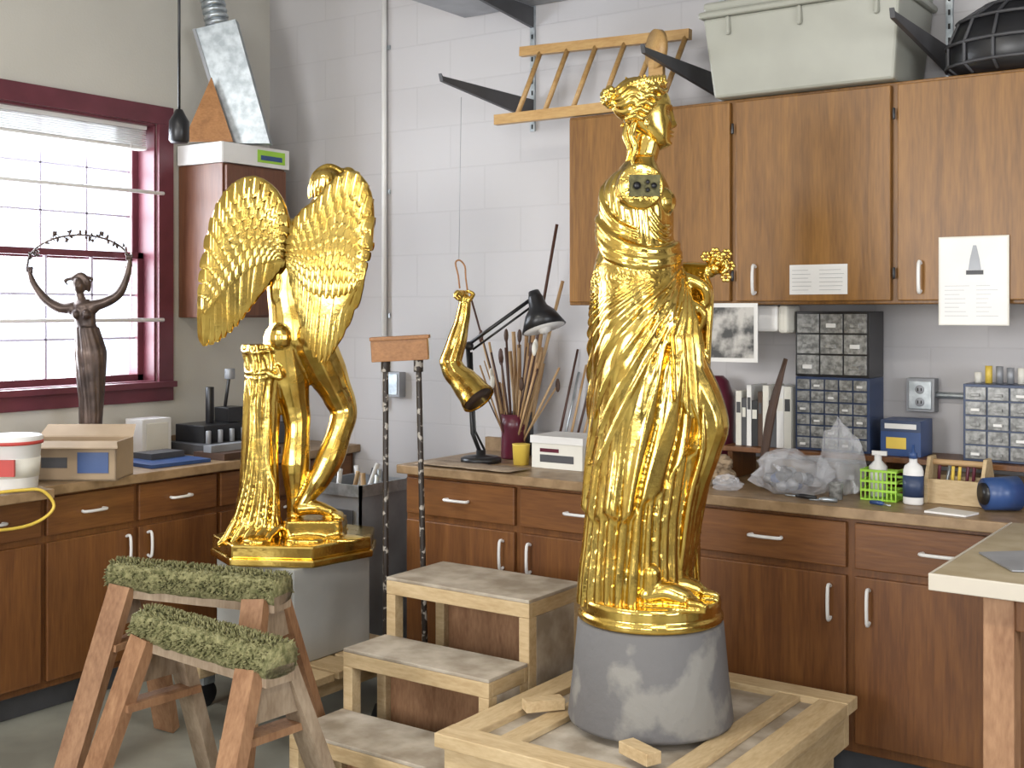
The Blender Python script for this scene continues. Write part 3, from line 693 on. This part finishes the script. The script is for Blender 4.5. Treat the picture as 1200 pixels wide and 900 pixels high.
c0=hp(560,466,-.07); dd=(hp(560,466,-.07)-hp(551,455,-.045)).normalized()
b.tube([c0-dd*.001,c0+dd*.003],[.062,.062],BRONZE,n=24); b.tube([c0-dd*.01,c0+dd*.006],[.072,.073],GOLD,n=24,caps=False)
b.tube([hp(538,338),hp(536,322),hp(533,308),hp(538,305),hp(544,312),hp(545,325),hp(547,340)],.004,ORNG,n=6,res=3)
b.tube([hp(537,306),HM.inverted()@Vector((1.67,-.53,2.405))],.0012,GREYM,n=5)
b.done('cut_end_and_hook',parent=arm)
# ------------------------------------------------------------------ desk lamp
b=B(FR(0,5.0,0))
b.lathe((-.13,0,.9),[(.085,0),(.085,.018),(.07,.025),(.02,.03),(.02,.05)],BLACK,n=32)
b.tube([(-.13,0,.93),(-.165,0,1.02),(-.185,0,1.39)],.009,BLACK,n=8); b.tube([(-.115,0,.95),(-.155,0,1.03),(-.17,0,1.36)],.005,BLACK,n=8)
b.tube([(-.185,0,1.39),(.085,0,1.585)],.008,BLACK,n=8); b.tube([(-.165,0,1.37),(.095,0,1.56)],.005,BLACK,n=8)
b.ell((-.18,0,1.385),(.02,.02,.02),BLACK); b.ell((.09,0,1.585),(.018,.018,.018),BLACK)
ax_=Vector((.26,-.22,-.94)).normalized(); o=Vector((.09,-.01,1.615))
b.tube([o,o+ax_*.03,o+ax_*.07,o+ax_*.10,o+ax_*.165],[.022,.032,.038,.064,.095],BLACK,n=28)
b.tube([o+ax_*.160,o+ax_*.167],[.084,.088],WHITE,n=28); b.ell(o+ax_*.160,(.03,.03,.03),WHITE)
b.done('desk_lamp')
b=B(); jx,jy=1.70,-.2
b.lathe((jx,jy,.9),[(.052,0),(.055,.005),(.052,.12),(.056,.13),(.056,.19),(.05,.19),(.046,.02)],PURP,n=28)
for i in range(38):
    a=random.uniform(0,6.28); r0=random.uniform(0,.035); L=random.uniform(.28,.50); le=random.uniform(.05,.26)
    lx=math.cos(a)*le*.9; 
    p=Vector((jx+r0*math.cos(a),jy+r0*math.sin(a)*.8,.93)); q=p+Vector((lx*.9+.02,math.sin(a)*le*.45,L))
    b.tube([p,q],[random.uniform(.003,.006)]*2,random.choice([STICK,STICK,DSTICK,STICK]),n=6)
    if i%3==0: b.ell(q,(.012,.008,.03),random.choice([DSTICK,BROWN,CREAM]),n=8,m=6)
b.tube([(jx+.02,jy,.93),(jx+.19,jy+.05,1.90)],[.006,.007],DSTICK,n=6); b.tube([(jx,jy,.93),(jx-.30,jy+.1,1.58)],.005,DSTICK,n=6)
b.tube([(jx+.03,jy,.93),(jx+.2,jy+.08,1.66)],.008,STICK,n=6)
b.lathe((1.66,-.075,.9),[(.050,0),(.050,.19),(.045,.19),(.04,.02)],DGREY,n=20)
for i in range(14):
    a=random.uniform(-1,1); b.tube([(1.66+a*.03,-.075,.93),(1.66+a*.12,-.05,1.3+random.uniform(0,.16))],[.007,.01],random.choice([STICK,STICK,BROWN]),n=6)
b.done('jar_of_brushes')
b=B()
for i in range(12):
    x=1.86+i*.028; b.tube([(x,-.12,.905),(x+.05+random.uniform(-.02,.03),-.02,1.25+random.uniform(-.1,.12))],[.006,.005],random.choice([STICK,DSTICK,STEEL]),n=6)
    b.ell((x+.004,-.12,.94),(.012,.008,.035),random.choice([STICK,DSTICK]),n=8,m=6)
b.done('sculpting_tools')
b=B(); b.lathe((1.85,-.36,.9),[(.032,0),(.036,.08),(.038,.085),(.03,.085)],YEL,n=24); b.done('yellow_cup')
b=B(); b.box(1.93,2.17,-.40,-.22,.9,1.02,CREAM); b.box(1.925,2.175,-.405,-.215,1.0,1.03,WHITE); b.box(1.97,2.13,-.4015,-.4,.925,.955,DGREY); b.box(1.97,2.06,-.4015,-.4,.965,.98,PURP); b.done('white_carton',bevel=.002)
def crumple(name,c,rad,mat,amp=.35,seed=0,fr=2.5,sub=5,smooth=True):
    bm=bmesh.new(); bmesh.ops.create_icosphere(bm,subdivisions=sub,radius=1)
    for v in bm.verts:
        p=v.co.copy(); k=1+amp*noise.noise(p*fr+Vector((seed,0,0)))+amp*.5*(1-abs(noise.noise(p*fr*2.5+Vector((0,seed,0))))*3)
        v.co=Vector((p.x*rad[0]*k,p.y*rad[1]*k,p.z*rad[2]*k))
        v.co.z=max(v.co.z,-rad[2]*.75)
    zm=min(v.co.z for v in bm.verts)
    me=bpy.data.meshes.new(name); 
    for v in bm.verts: v.co.z-=zm
    bm.to_mesh(me); bm.free(); me.materials.append(mat)
    for p in me.polygons: p.use_smooth=smooth
    o=bpy.data.objects.new(name,me); o.location=c; SC.collection.objects.link(o); return o
b=B(); b.sheet([[Vector((1.50+.06*i,-.63+.05*j,.905+.003*abs(math.sin(i*1.3+j)))) for j in range(4)] for i in range(9)],GREYW); b.done('brown_paper',solid=.001)
# ------------------------------------------------------------------ back counter right part
b=B(); b.box(2.70,3.95,-.26,-.03,1.005,1.024,OAK_L)
for x in(2.72,3.3,3.92): b.box(x,x+.02,-.25,-.03,.9,1.005,OAK_L)
b.done('riser_shelf',bevel=.002)
def organiser(name,x0,x1,z0,z1,mat,nx,nz):
    b=B(); y0=-.215; b.box(x0,x1,y0,-.06,z0,z1,mat); w=(x1-x0-.012)/nx; h=(z1-z0-.012)/nz
    for i in range(nx):
        for j in range(nz):
            a=x0+.006+i*w; c=z0+.006+j*h
            b.box(a+.003,a+w-.003,y0-.008,y0,c+.003,c+h-.003,CLEAR); b.box(a+w*.3,a+w*.7,y0-.016,y0-.008,c+h*.3,c+h*.5,WHITE if (i+j)%3==0 else CLEAR)
    b.done(name,bevel=.0015)
organiser('parts_organizer_blue',2.975,3.25,1.025,1.292,NAVY,5,6)
organiser('parts_organizer_black',2.975,3.25,1.293,1.53,BLACK,3,3)
organiser('parts_organizer_blue',3.57,3.87,1.025,1.285,NAVY,4,5)
b=B(); x=2.74; cols_=[CREAM,DGREY,WHITE,BLACK,BROWN,CREAM,DGREY,WHITE]
i=0
while x<2.94:
    w=random.uniform(.016,.032); h=random.uniform(.17,.23); b.box(x,x+w-.001,-.22,-.07,1.025,1.025+h,cols_[i%8]); b.box(x+.003,x+w-.004,-.2215,-.22,1.025+h*.6,1.025+h*.8,CREAM if i%2 else DGREY); x+=w; i+=1
b.done('row_of_books',bevel=.002)
b=B(); b.box(3.29,3.43,-.22,-.08,1.025,1.15,BLUE); b.box(3.29,3.43,-.2215,-.22,1.11,1.15,NAVY); b.box(3.305,3.415,-.2225,-.221,1.12,1.138,WHITE); b.box(3.31,3.38,-.2225,-.22,1.05,1.09,YEL); b.done('small_blue_carton',bevel=.002)
b=B(); b.box(2.60,2.93,-.27,-.15,1.455,1.553,WHITE); b.box(2.93,2.968,-.275,-.145,1.45,1.553,CREAM); b.done('under_cabinet_light',bevel=.012)
PHOTO=paint('photo_print',(.05,.05,.05),.3,c2=(.5,.48,.45),ns=14,ramp=(.4,.6))
b=B(); b.box(2.67,2.89,-.362,-.360,1.345,1.56,WHITE); b.box(2.685,2.875,-.3635,-.362,1.36,1.545,PHOTO); b.done('photo_print')
b=B(); b.box(3.01,3.22,-.3595,-.3575,1.59,1.695,WHITE)
for i in range(6): b.box(3.02,3.02+.08*random.uniform(.6,1),-.361,-.3595,1.605+i*.014,1.6062+i*.014,GREYM); b.box(3.12,3.12+.09*random.uniform(.6,1),-.361,-.3595,1.605+i*.014,1.6062+i*.014,GREYM)
b.done('notice_sheet')
b=B(); b.box(3.53,3.75,-.366,-.359,1.485,1.775,CREAM); b.box(3.535,3.745,-.3675,-.366,1.488,1.77,WHITE)
b.prism([(3.625,-.368,1.665),(3.665,-.368,1.665),(3.66,-.368,1.70),(3.65,-.368,1.745),(3.64,-.368,1.745),(3.63,-.368,1.70)],(0,-.0008,0),GREYM); b.box(3.618,3.672,-.3688,-.3675,1.65,1.664,DGREY)
for i in range(8): b.box(3.55,3.55+.08*random.uniform(.5,1),-.3682,-.3675,1.515+i*.014,1.5162+i*.014,GREYM); b.box(3.65,3.65+.08*random.uniform(.4,1),-.3682,-.3675,1.515+i*.014,1.5162+i*.014,GREYM)
b.done('hanging_notepad')
b=B(); b.cyl((.81,-.02,1.06),(.81,-.02,3.4),.013,WHITE,n=10)
for z in(1.5,2.1,2.8): b.box(.785,.835,-.012,-.001,z,z+.02,STEEL)
b.done('conduit_pipe')
b=B(); b.box(.84,.93,-.05,-.001,1.12,1.24,GREYM); b.box(.85,.92,-.055,-.05,1.13,1.23,STEEL); b.done('outlet_box',bevel=.004)
b=B(); b.box(3.33,3.43,-.055,-.001,1.17,1.29,GREYM); b.box(3.34,3.42,-.06,-.055,1.18,1.28,STEEL)
for z in(1.205,1.25):
    b.cyl((3.38,-.06,z),(3.38,-.063,z),.016,GREYM); b.box(3.372,3.376,-.065,-.062,z-.006,z+.006,BLACK); b.box(3.384,3.388,-.065,-.062,z-.006,z+.006,BLACK)
b.cyl((3.43,-.025,1.23),(5.6,-.025,1.23),.012,STEEL,n=10); b.done('outlet_box',bevel=.003)
bag=crumple('plastic_bag',(3.05,-.45,.9),(.12,.09,.08),BAG,.4,3,2.2,3,False)
crumple('plastic_bag',(3.20,-.36,.9),(.07,.06,.13),BAG,.4,9,2.2,3,False)
b=B()
for i in range(26): b.ell((3.05+random.uniform(-.07,.07),-.45+random.uniform(-.045,.045),.925+random.uniform(0,.045)),(.022,.02,.018),random.choice([BLUE,DGREY,GREYM,DGREY]),n=8,m=6)
b.done('hardware_pieces',parent=bag)
crumple('paper_bag',(2.70,-.40,.9),(.10,.08,.06),CARD,.3,5)
crumple('rag',(2.84,-.52,.9),(.05,.04,.03),BAG,.4,15,2.2,3,False)
b=B(); b.lathe((3.475,-.46,.9),[(.030,0),(.033,.006),(.033,.11),(.028,.125),(.013,.137),(.013,.15)],WHITE,n=24,sy=.7); b.lathe((3.475,-.46,.925),[(.0338,0),(.0338,.07)],NAVY,n=24,sy=.72); b.lathe((3.475,-.46,1.05),[(.014,0),(.014,.018),(.006,.022),(.004,.045)],BLUE,n=16); b.done('glue_bottle')
b=B()
for k in range(5): b.box(3.30,3.42,-.34-.001*k,-.335,.905+k*.02,.913+k*.02,GREEN)
b.box(3.30,3.42,-.46,-.34,.9,.906,GREEN)
for k in range(9):
    x=3.30+k*.0145; b.box(x,x+.004,-.462,-.458,.9,1.0,GREEN)
for z in(.93,.96,.995): b.box(3.30,3.42,-.463,-.457,z,z+.008,GREEN); b.box(3.298,3.304,-.46,-.34,z,z+.008,GREEN); b.box(3.416,3.422,-.46,-.34,z,z+.008,GREEN)
b.done('green_basket')
b=B(); b.lathe((3.34,-.40,.908),[(.028,0),(.03,.1),(.012,.12),(.012,.14)],WHITE,n=20); b.box(3.32,3.37,-.405,-.395,1.045,1.06,WHITE); b.done('spray_bottle')
b=B(); b.box(3.50,3.68,-.40,-.28,.9,.915,PINE); b.box(3.50,3.68,-.402,-.392,.9,.98,PINE); b.box(3.50,3.68,-.288,-.278,.9,.98,PINE)
for x in(3.495,3.672): b.prism([(x,-.41,.9),(x,-.27,.9),(x,-.27,.98),(x,-.31,1.05),(x,-.37,1.05),(x,-.41,.98)],(.012,0,0),PINE)
b.cyl((3.5,-.34,1.03),(3.68,-.34,1.03),.01,STICK)
for i in range(7): b.tube([(3.52+i*.022,-.34,.92),(3.53+i*.022,-.33+random.uniform(-.03,.03),1.02)],.006,random.choice([BLACK,YEL,PURP,STEEL]),n=6)
b.done('tool_caddy',bevel=.0015)
b=B(); b.tube([(3.70,-.47,.955),(3.78,-.40,.955)],[.05,.055],BLUE,n=28); b.tube([(3.696,-.474,.955),(3.70,-.47,.955)],[.035,.035],BLACK,n=20); b.done('blue_tape_roll')
b=B(); b.prism([(3.55,-.6,.9),(3.68,-.62,.9),(3.70,-.54,.9),(3.57,-.5,.9)],(0,0,.006),WHITE); b.done('paper_scraps')
for (x,y,m_) in((3.13,-.56,BLACK),(3.40,-.56,BLUE),(3.22,-.59,STEEL)):
    b=B(); a=x*9; c_=math.cos(a)*.055; s_=math.sin(a)*.025
    b.tube([(x-c_,y-s_,.908),(x,y,.910),(x+c_*.3,y+s_*.3,.909)],[.007,.008,.005],m_,n=8); b.tube([(x+c_*.3,y+s_*.3,.908),(x+c_,y+s_,.907)],[.003,.003],STEEL,n=6); b.done('screwdriver')
b=B(); b.lathe((3.23,-.50,.9),[(.022,0),(.024,.05),(.024,.055),(.02,.055),(.018,.01)],CLEAR,n=18); b.done('small_cup')
b=B(); b.tube([(2.90,-.36,.91),(2.93,-.34,1.15),(2.98,-.32,1.36)],[.035,.045,.02],BROWN,n=10,flat=.3,res=4); b.done('leather_scabbard')
b=B(); b.lathe((2.62,-.14,.9),[(.05,0),(.07,.05),(.07,.3),(.05,.36),(.03,.38)],PURP,n=24); b.done('maroon_jug')
b=B(); b.box(3.90,3.97,-.4,-.3,.9,1.06,LRED); b.box(3.89,3.98,-.41,-.29,1.06,1.08,DGREY); b.cyl((3.935,-.4,1.0),(3.935,-.41,1.0),.025,WHITE); b.done('red_gauge')
b=B()
for i in range(8): b.cyl((3.60+i*.035,-.14,1.286),(3.60+i*.035,-.14,1.32+random.uniform(0,.03)),.012,random.choice([GREYM,CREAM,YEL]),n=10)
b.done('small_bottles')
# ------------------------------------------------------------------ side table right
b=B(); b.box(3.825,4.9,-1.50,-.66,.87,.905,TOPB); b.box(3.82,4.905,-1.505,-1.50,.865,.906,EDGE); b.box(3.818,3.825,-1.505,-.66,.865,.906,EDGE)
b.box(3.95,4.8,-1.44,-1.42,.78,.87,OAK_L); 
for x in(3.93,4.78): b.box(x,x+.07,-1.45,-1.38,0,.87,REDW)
b.done('work_table',bevel=.003)
b=B(); b.prism([(3.86,-1.2,.907),(3.98,-1.38,.907),(4.14,-1.3,.907),(4.06,-1.02,.907)],(0,0,.004),GREYM); b.prism([(3.95,-1.0,.907),(4.05,-1.02,.907),(4.15,-.8,.907),(4.0,-.8,.907)],(0,0,.003),DGREY); b.done('metal_scraps')
b=B(); b.tube([(4.0,-.9,.912),(3.99,-.91,.98),(3.98,-.90,1.03)],[.03,.01,.012],BLACK,n=12); b.tube([(3.98,-.92,1.05),(3.98,-.87,1.08)],[.03,.025],BLACK,n=16); b.tube([(3.97,-.86,1.10),(4.05,-.82,1.2)],[.03,.04],LRED,n=12); b.done('bench_clamp')
# ------------------------------------------------------------------ high shelf, brackets, tote, ladder
for x in(1.67,2.585,3.47):
    b=B()
    b.box(x-.012,x+.012,-.012,-.001,2.33,2.98,STEEL)
    for k in range(12): b.box(x-.004,x+.004,-.0135,-.0115,2.34+k*.05,2.36+k*.05,BLACK)
    for z in(2.45,2.86):
        b.prism([(x-.008,-.012,z-.07),(x-.008,-.66,z+.0),(x-.008,-.67,z+.03),(x-.008,-.66,z+.02),(x-.008,-.012,z+.02)],(.016,0,0),DGREY)
    b.done('shelf_bracket')
b=B(); b.box(1.3,4.3,-.62,-.02,2.885,2.905,GREYM); b.done('high_shelf')
def taper(b,x0,x1,y0,y1,z0,z1,ins,mat):
    vs=[(x0+ins,y0+ins,z0),(x1-ins,y0+ins,z0),(x1-ins,y1-ins,z0),(x0+ins,y1-ins,z0),(x0,y0,z1),(x1,y0,z1),(x1,y1,z1),(x0,y1,z1)]
    b.add(vs,[(3,2,1,0),(4,5,6,7),(0,1,5,4),(1,2,6,5),(2,3,7,6),(3,0,4,7)],mat)
b=B()
taper(b,2.70,3.42,-.42,-.03,2.312,2.60,.03,TOTE); b.box(2.685,3.435,-.435,-.02,2.60,2.625,TOTE); b.box(2.70,3.42,-.42,-.03,2.625,2.66,TOTE)
for x in(2.8,3.07,3.34): b.box(x-.01,x+.01,-.432,-.41,2.53,2.6,TOTE)
b.done('storage_tote',bevel=.01)
b=B(); 
prof=[(.17,0),(.20,.03),(.20,.10),(.17,.18),(.10,.23),(.04,.25)]
b.lathe((3.76,-.21,2.312),prof,BLACK,n=36,sx=1.2,sy=.9)
for k in range(14):
    b.tube([Vector((3.76+r*1.22*math.cos(k*.449),-.21+r*.92*math.sin(k*.449),2.315+z)) for r,z in prof],.006,DGREY,n=6)
for r,z in prof[1:5]: b.tube([Vector((3.76+r*1.23*math.cos(a*.2618),-.21+r*.93*math.sin(a*.2618),2.315+z)) for a in range(25)],.006,DGREY,n=6)
b.done('dark_wicker_basket')
b=B(); LW=wood('ladder_wood',(.38,.21,.07),(.52,.33,.13),grain=(2,9,9))
b.beam((1.70,-.33,2.335),(2.50,-.33,2.335),.03,.042,LW); b.beam((1.74,-.20,2.64),(2.54,-.20,2.61),.03,.04,LW)
for i in range(6):
    t=.13+i*.17; b.tube([Vector((1.70,-.33,2.335)).lerp(Vector((2.50,-.33,2.335)),t),Vector((1.74,-.20,2.64)).lerp(Vector((2.54,-.20,2.61)),t)],.011,LW,n=10)
b.done('wooden_ladder_rack')
b=B(); c=Vector((2.49,-.41,2.52))
b.tube([c,c+Vector((.015,.02,0))],[.075,.075],LW,n=32); b.beam((2.50,-.40,2.315),(2.50,-.40,2.48),.06,.022,LW,up=(0,1,0)); b.done('round_wooden_paddle')
# ------------------------------------------------------------------ top of small cabinet
b=B(); b.box(.02,.33,-.61,-.20,2.231,2.24,WHITE); b.box(.325,.335,-.615,-.19,2.231,2.325,WHITE); b.box(.015,.025,-.615,-.19,2.231,2.325,WHITE); b.box(.02,.33,-.62,-.612,2.231,2.325,WHITE); b.box(.02,.33,-.2,-.19,2.231,2.325,WHITE); b.box(.02,.33,-.612,-.2,2.318,2.325,WHITE)
b.box(.336,.338,-.40,-.22,2.25,2.31,GREEN); b.box(.337,.339,-.38,-.24,2.262,2.285,BLUE); b.done('white_shoe_carton')
b=B(FR(-1.36,5.72,0)); 
b.prism([(-.17,0,2.88),(.035,0,2.93),(.20,-.0,2.335),(.0,.0,2.335)],(0,.07,0),STEEL)
b.prism([(-.17,-.006,2.88),(-.155,-.006,2.885),(.015,-.006,2.335),(.0,-.006,2.335)],(0,.006,0),GREYM)
for k in range(6): b.tube([(-.06-k*.006,.04,2.91+k*.03),(-.065-k*.006,.04,2.935+k*.03)],[.06,.055],STEEL,n=20)
b.done('sheet_metal_duct')
b=B(FR(-1.36,5.63,0)); b.prism([(-.19,0,2.33),(.045,0,2.33),(-.065,.03,2.64)],(0,.012,0),ORNG); b.done('wooden_triangle')
b=B(FR(-1.393,5.0,0)); b.tube([(0,0,2.36),(0,0,3.4)],.006,BLACK,n=8); b.lathe((0,0,2.235),[(.034,0),(.042,.01),(.042,.09),(.030,.11),(.014,.14)],BLACK,n=16); b.done('hanging_power_outlet')
# ------------------------------------------------------------------ left counter things
b=B(FR(-1.72,4.72,LZ)); 
w=.19
for args in((-w,w,-.10,-.094,0,.15),(-w,w,.10,.106,0,.15),(-w,-w+.006,-.1,.1,0,.15),(w-.006,w,-.1,.1,0,.15),(-w,w,-.1,.1,0,.006)): b.box(*args,CARD)
b.prism([(-w,-.1,.15),(w,-.1,.15),(w+.02,-.15,.13),(-w-.02,-.15,.13)],(0,.004,.004),CARD); b.prism([(-w,.106,.15),(w,.106,.15),(w-.01,.17,.19),(-w+.01,.17,.19)],(0,.004,.004),CARD)
b.box(.04,.16,-.104,-.100,.03,.11,BLUE); b.box(-.1,.0,-.103,-.1,.05,.09,DGREY); b.done('cardboard_box')
b=B(FR(-1.84,4.40,LZ)); b.lathe((0,0,0),[(.085,0),(.088,.01),(.100,.17),(.106,.175),(.106,.195),(.100,.2),(.02,.203)],WHITE,n=32); b.lathe((0,0,.05),[(.0925,0),(.0975,.07)],CREAM,n=32); b.box(-.03,.05,-.106,-.094,.06,.12,LRED)
b.lathe((0,0,.17),[(.108,0),(.108,.012)],LRED,n=32); b.done('plastic_bucket')
b=B(FR(-2.12,4.35,LZ)); b.lathe((0.0,-.05,0.002),[(.09,0),(.12,.1),(.125,.105)],BLUE,n=28); b.done('blue_bowl')
b=B(); b.tube([(.70,-2.0,LZ+.01),(.715,-1.9,LZ+.01),(.735,-1.82,LZ-.0),(.74,-1.78,LZ-.07),(.735,-1.9,LZ-.12),(.735,-2.2,LZ-.1)],.006,YEL,n=8,res=6); b.done('yellow_cable')
b=B(); b.box(.10,.22,-.98,-.82,LZ,LZ+.17,WHITE); b.box(.22,.225,-.96,-.84,LZ+.02,LZ+.15,CREAM); b.done('white_electronics_box',bevel=.01)
b=B(); b.box(.12,.40,-.78,-.36,LZ,LZ+.05,DGREY); b.box(.15,.35,-.74,-.50,LZ+.05,LZ+.13,BLACK); b.cyl((.25,-.62,LZ+.13),(.25,-.62,LZ+.30),.02,BLACK); b.box(.2,.3,-.55,-.45,LZ+.13,LZ+.2,BLACK)
for k in range(5): b.cyl((.38,-.74+k*.07,LZ+.05),(.38,-.74+k*.07,LZ+.11),.012,GREYM)
b.tube([(.22,-.5,LZ+.2),(.23,-.48,LZ+.36)],[.008,.008],BLACK); b.cyl((.23,-.48,LZ+.33),(.23,-.48,LZ+.38),.025,GREYM)
b.done('bench_drill_machine',bevel=.003)
b=B(); b.prism([(.3,-1.18,LZ),(.56,-1.2,LZ),(.58,-.9,LZ),(.33,-.88,LZ)],(0,0,.015),BLUE); b.prism([(.42,-.86,LZ),(.60,-.84,LZ),(.6,-.5,LZ),(.45,-.52,LZ)],(0,0,.03),BROWN); b.obox((.5,-.7,LZ+.045),(.05,.3,.03),GREYM); b.obox((.36,-1.0,LZ+.028),(.12,.18,.025),DGREY); b.done('stack_of_papers_and_tools')
b=B(); b.box(.03,.3,-.32,-.08,LZ,LZ+.10,DGREY); b.tube([(.15,-.2,LZ+.1),(.15,-.2,LZ+.26)],.012,STEEL); b.box(.1,.24,-.25,-.12,LZ+.1,LZ+.14,GREYM); b.done('bench_grinder',bevel=.004)
b=B(); b.tube([(.15,-2.12,LZ),(.15,-2.12,LZ+.25),(.14,-2.10,LZ+.34)],[.08,.07,.03],CARD,n=14); b.done('rolled_cardboard')
b=B(); x0,x1,y0,y1=.86,1.2,-.62,-.28
for a in((x0,x1,y0,y0+.01,.02,.78),(x0,x1,y1-.01,y1,.02,.78),(x0,x0+.01,y0,y1,.02,.78),(x1-.01,x1,y0,y1,.02,.78),(x0,x1,y0,y1,.0,.03)): b.box(*a,GREYM)
b.box(x0-.012,x1+.012,y0-.012,y0,.74,.79,STEEL); b.box(x1,x1+.012,y0-.012,y1,.74,.79,STEEL)
b.box(x0+.04,x1-.04,y0-.006,y0,.45,.68,DGREY)
for i in range(12):
    p=Vector((random.uniform(x0+.05,x1-.05),random.uniform(y0+.05,y1-.05),.6)); b.tube([p,p+Vector((random.uniform(-.1,.1),random.uniform(-.08,.08),random.uniform(.18,.26)))],[.01,.012],random.choice([DGREY,STEEL,STICK,WHITE]),n=6)
b.done('metal_scrap_bin')
# ------------------------------------------------------------------ lights
def area(name,loc,rot,sx,sy,e,col=(1,1,1)):
    l=bpy.data.lights.new(name,'AREA'); l.shape='RECTANGLE'; l.size=sx; l.size_y=sy; l.energy=e; l.color=col
    o=bpy.data.objects.new(name,l); o.location=loc; o.rotation_euler=rot; SC.collection.objects.link(o); return o
area('daylight_front_a',(2.0,RY+.05,1.85),(math.radians(90),0,0),1.5,1.5,135,(1,.985,.96))
area('daylight_front_b',(5.2,RY+.05,1.85),(math.radians(90),0,0),1.3,1.5,85,(1,.985,.96))
area('daylight_right',(RX-.05,-2.9,1.75),(math.radians(90),0,math.radians(90)),2.0,1.3,60,(.97,.98,1))
area('daylight_window',(-.25,(wy0+wy1)/2,(wz0+wz1)/2),(math.radians(90),0,math.radians(-90)),1.2,1.15,70,(.85,.92,1))
TUBE=paint('fill_tube_glow',(1,.95,.85),.5,emit=6,var=.01)  # glow of the added ceiling tubes
for i,(x,y) in enumerate(((2.2,-3.2),(4.8,-3.2))):  # unseen ceiling fixtures with area lamps, added as fill for the room
    b=B(); b.box(x-.6,x+.6,y-.09,y+.09,3.33,3.398,WHITE)
    for o in(-.045,.045): b.cyl((x-.58,y+o,3.31),(x+.58,y+o,3.31),.018,TUBE,n=12)
    b.done('added_fill_fixture'); area('ceiling_fill_%d'%i,(x,y,3.28),(0,0,0),1.2,.2,30,(1,.95,.87))
w=bpy.data.worlds.new('sky'); SC.world=w; w.use_nodes=True; nt=w.node_tree; bg=nt.nodes['Background']
tc=nt.nodes.new('ShaderNodeTexCoord'); n=nt.nodes.new('ShaderNodeTexNoise'); n.inputs['Scale'].default_value=5; n.inputs['Detail'].default_value=5
r=nt.nodes.new('ShaderNodeValToRGB'); r.color_ramp.elements[0].position=.38; r.color_ramp.elements[1].position=.55
r.color_ramp.elements[0].color=(.36,.42,.52,1); r.color_ramp.elements[1].color=(.80,.88,1,1)
nt.links.new(tc.outputs['Generated'],n.inputs[0]); nt.links.new(n.outputs[0],r.inputs[0]); nt.links.new(r.outputs[0],bg.inputs[0]); bg.inputs[1].default_value=2.6
# ------------------------------------------------------------------ camera
cd=bpy.data.cameras.new('camera'); cd.sensor_width=36; cd.lens=42; cd.shift_y=-85/1200; cd.clip_start=.05
co=bpy.data.objects.new('camera',cd); co.location=CAM; co.rotation_euler=(math.radians(90),0,YAW); SC.collection.objects.link(co); SC.camera=co
SC.view_settings.view_transform='Standard'
